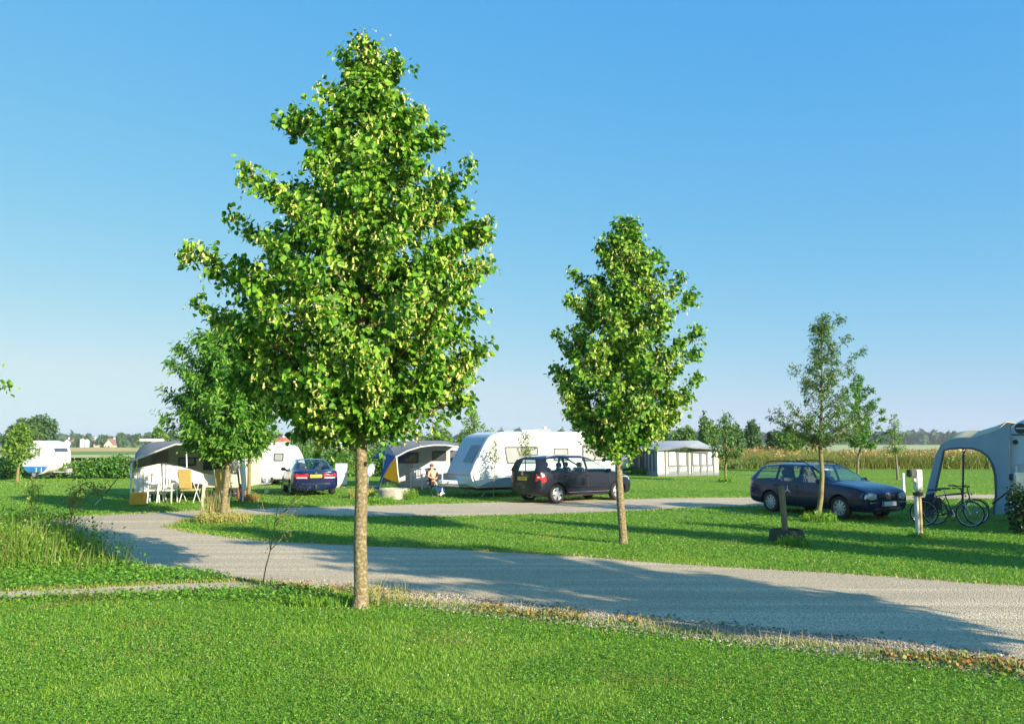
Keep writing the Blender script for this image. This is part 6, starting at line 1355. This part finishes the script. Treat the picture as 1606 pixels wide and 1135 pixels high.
for o in [t for t in col.objects if t.name.startswith('bicycle') and t.type == 'EMPTY']:
    o.scale = (.95, .95, .95)
    for s in ((-1, 1) if o.name == 'bicycle.001' else (1,)): b = MB(); b.box((-.56, s * .13, .55), (.30, .12, .32), bev=.03); b.build('pannier_bag', pan, o, smooth=True)
# ---------- posts and small things
def post(name, label, px, py, h_, w_, m, Y=None, cap=None, cat='post', group=None, tilt=0):
    q = G(px, py) if Y is None else (W(px, py, Y).x, Y); b = MB(); b.box((0, 0, h_ / 2), (w_, w_, h_ + .04), bev=w_ * .12); o = b.build(name, m, loc=(q[0], q[1], 0)); o.rotation_euler = (0, tilt, .3); return tag(o, label, cat, group)
post('white_marker_post', 'pale painted post standing beside the leaning tree trunk on the island tip', 315, 814, .98, .075, mat('cream_paint', (.62, .57, .45), .7, c2=(.5, .46, .36), scale=8), group='low posts', tilt=.06)
post('white_marker_post', 'short white post behind the nose of the blue estate car', 1417, 762, .78, .09, wch_m, Y=33, group='low posts')
q = G(535, 764); eb = empty('electricity_box', (q[0], q[1], 0), .12, 'white electricity supply box on the lawn between the blue saloon and the big trunk', 'electricity box')
b = MB(); b.box((0, 0, .60), (.52, .30, .92), bev=.02); b.build('housing', white, eb); b = MB(); b.box((0, 0, .07), (.42, .26, .16), bev=.01); b.build('plinth', concrete, eb); b = MB(); b.box((.02, -.155, .60), (.44, .012, .82), bev=.004); d_ = b.build('door', wch_m, eb); b = MB(); b.box((.18, -.166, .62), (.03, .015, .07)); b.build('handle', black, d_); b = MB(); b.box((-.05, -.165, .30), (.12, .006, .12)); b.build('small_flap', greyw, eb)
q = G(577, 775); ds = empty('satellite_dish', (q[0], q[1], 0), R(35), 'grey satellite dish on a dark tripod just right of the big trunk', 'satellite dish')
b = MB(); pr_ = [(r_, .35 * r_ * r_ * 1.6) for r_ in np.linspace(0, .33, 8)]; b.lathe(pr_ + [(.335, .06 + .35 * .33 * .33)] + [(r_, .35 * r_ * r_ * 1.6 + .012) for r_ in np.linspace(.33, 0, 8)], (0, 0, 0), 'y', 28); dd = b.build('dish', greyw, ds, smooth=True, loc=(0, -.12, .98)); dd.rotation_euler = (R(-18), 0, R(200)); dd.scale = (.62, .8, .8)
b = MB(); b.tube([(0, 0, .35), (0, 0, .98)], .02, 8); b.tube([(0, 0, .98), (0, -.12, .98)], .02, 6); b.build('mast', galv, ds)
b = MB(); b.tube([(.0, -.1, .85), (0, -.42, .80)], .01, 5); b.box((0, -.44, .84), (.05, .07, .07), bev=.01); b.build('receiver_arm', galv, ds)
for k in range(3): a = k * 2.094; b = MB(); b.tube([(0, 0, .45), (.45 * math.cos(a), .45 * math.sin(a), 0)], .014, 6); b.build('leg', black, ds)
q = G(612, 784); rg = MB(); rg.lathe([(.34, -.02), (.55, -.02), (.57, .34), (.53, .38), (.38, .38), (.35, .32), (.34, -.02)], (0, 0, 0), 'z', 36); tag(rg.build('concrete_ring', concrete, loc=(q[0] + .05, q[1] + .55, 0), smooth=True), 'round pale concrete ring planter on the lawn behind the big trunk', 'concrete ring')
tuft('weed_clump', 'plants growing inside the round concrete ring', 'weed clump', 614, 772, 500, .45, .45, grn, seed=31, group=TG)
q = G(1243, 852); pr2 = MB(); pr2.lathe([(0, .02), (.25, .02), (.34, .0), (.37, .03), (.35, .20), (.32, .25), (.29, .25), (.27, .19), (0, .19)], (0, 0, 0), 'z', 30); tag(pr2.build('tyre_planter', mat('mossy_rubber', (.045, .045, .035), .95, c2=(.07, .075, .04), scale=6, bump=.8, bscale=14), loc=(q[0], q[1] + .35, 0), smooth=True), 'dark round planter around the foot of the bare wooden post', 'planter')
b = MB(); b.box((0, 0, .56), (.10, .10, 1.16), bev=.012); o = b.build('wooden_post', wood_g, loc=(q[0] - .02, q[1] + .35, 0)); o.rotation_euler = (0, -.06, .3); tag(o, 'bare weathered wooden post standing in the dark round planter', 'post', 'low posts')
q = G(1442, 842); up = empty('socket_post', (q[0], q[1], 0), .25, 'white and wooden supply post with dark lamp box in front of the bicycles', 'supply post')
b = MB(); b.box((.045, 0, .62), (.08, .10, 1.28), bev=.008); b.build('wooden_side', wood_y, up); b = MB(); b.box((-.045, 0, .45), (.075, .09, .92), bev=.008); b.build('white_side', mat('cream_white_paint', (.72, .70, .62), .6), up)
up.scale = (.8, .9, 1); b = MB(); b.box((.0, -.03, 1.23), (.19, .16, .46), bev=.02); b.build('housing', MATS['cream_white_paint'], up); b = MB(); b.box((-.20, -.04, 1.38), (.20, .18, .16), bev=.02); b.build('lamp_box', black, up); b = MB(); b.lathe([(0, 0), (.045, .0), (.05, .03), (.03, .07), (0, .08)], (-.12, -.04, 1.20), 'z', 12); b.build('socket', wch_m, up); b = MB(); b.box((0, -.02, .93), (.22, .15, .08), bev=.01); b.build('collar', black, up)
# ---------- farm and houses in the distance
roofb = mat('brown_tiles', (.30, .15, .10), .9, c2=(.24, .12, .08), scale=1.5); roofg = mat('slate_roof', (.16, .18, .22), .8, c2=(.13, .15, .19), scale=1.5); roofr = mat('red_tiles', (.50, .13, .07), .9, c2=(.42, .11, .06), scale=1.5); wallp = mat('peach_render', (.70, .55, .40), .85); wallw = mat('white_render', (.78, .77, .73), .85); bandm = mat('house_glass', (.06, .07, .09), .2)
def house(label, px0, px1, ridge, eave, base, Y, wm, rm, gable='side', rz=0.0):
    x0, x1 = W(px0, 690, Y).x, W(px1, 690, Y).x; w_ = x1 - x0; z0 = gz((x0 + x1) / 2, Y); zb = W(0, base, Y).z - z0; ze = W(0, eave, Y).z - z0; zr = W(0, ridge, Y).z - z0
    t = empty('house', ((x0 + x1) / 2, Y, z0), rz, label, 'house', 'village houses on the left horizon'); D = 9; h_ = w_ / 2
    b = MB(); b.box((0, D / 2, ze / 2), (w_ * .96, D, ze)); 
    if gable == 'front': b.slab([(-h_ * .96, 0, ze), (h_ * .96, 0, ze), (0, 0, zr - .15)], (0, D, 0))
    wl = b.build('wall', wm, t)
    b = MB()
    if gable == 'front':
        for s in (-1, 1): b.slab([(0, -.4, zr), (s * h_ * 1.04, -.4, ze - .1), (s * h_ * 1.04, D + .4, ze - .1), (0, D + .4, zr)], (0, 0, .22))
    else:
        b.slab([(-h_ * 1.02, -.4, ze - .1), (h_ * 1.02, -.4, ze - .1), (h_ * .97, D / 2, zr), (-h_ * .97, D / 2, zr)], (0, 0, .2)); b.slab([(-h_ * 1.02, D + .4, ze - .1), (h_ * 1.02, D + .4, ze - .1), (h_ * .97, D / 2, zr), (-h_ * .97, D / 2, zr)], (0, 0, .2))
        for s in (-1, 1): b.slab([(s * h_ * .95, 0, ze), (s * h_ * .95, D, ze), (s * h_ * .93, D / 2, zr - .1)], (s * .1, 0, 0))
    rf = b.build('roof', rm, t)
    for k in range(3):
        b = MB(); b.box((-h_ * .6 + k * h_ * .6, -.03, ze * .55), (w_ * .1, .12, ze * .3)); b.build('window', bandm, t)
    b = MB(); b.box((h_ * .4, D / 2, zr + .3), (.8, .8, 1.4)); b.build('chimney', wallw, rf); return t
house('far white-gabled farmhouse, leftmost of the distant houses', 99, 112, 688, 696, 701, 540, wallw, roofb, 'front', .5)
house('far long farmhouse with brown tiled roof left of the white silos', 108, 124, 688.5, 694, 701, 550, wallw, roofb)
house('small peach-walled house with brown gable behind the silos', 136, 148, 688, 694, 701, 552, wallp, roofb, 'front')
house('far barn with blue-grey slate roof right of the silos', 147, 166, 688, 697, 701, 545, wallp, roofg)
house('far peach-coloured gabled house, rightmost of the farm group', 163, 179, 688, 698, 701, 538, wallp, roofb, 'front')
for k, px in enumerate((129, 136.5)):
    x = W(px, 690, 535).x; z0 = gz(x, 535); b = MB(); b.lathe([(0, 0), (1.45, 0), (1.45, 4.3 - k * .5), (1.1, 5.2 - k * .5), (0, 5.7 - k * .5)], (0, 0, 0), 'z', 20); tag(b.build('silo', wallw, loc=(x, 535, z0), smooth=True), ['taller white farm silo, left one of the pair', 'shorter white farm silo, right one of the pair'][k], 'silo', 'farm silos')
house('distant red-roofed house above the roof of the plain white caravan', 428, 446, 686, 692, 697, 330, wallw, roofr)
house('distant house with red roof just left of the big trunk', 526, 540, 687, 691, 697, 330, wallw, roofr)
house('distant white-roofed farm building above the roof of the long white caravan', 838, 864, 672.5, 677, 697, 330, wallw, mat('pale_roof', (.55, .52, .5), .8))
# ---------- haze
hz = MB(); hz.box((0, 600, 24), (5200, 4300, 62)); hz_o = hz.build('haze', []); tag(hz_o, 'thin pale morning haze over the fields', 'haze', kind='stuff')
m = bpy.data.materials.new('haze_air'); m.use_nodes = True; N = m.node_tree.nodes; N.remove(N['Principled BSDF']); pv = N.new('ShaderNodeVolumePrincipled'); pv.inputs['Color'].default_value = (.80, .88, .96, 1); pv.inputs['Density'].default_value = .00022; pv.inputs['Anisotropy'].default_value = .0
m.node_tree.links.new(pv.outputs[0], N['Material Output'].inputs['Volume']); hz_o.data.materials.append(m)
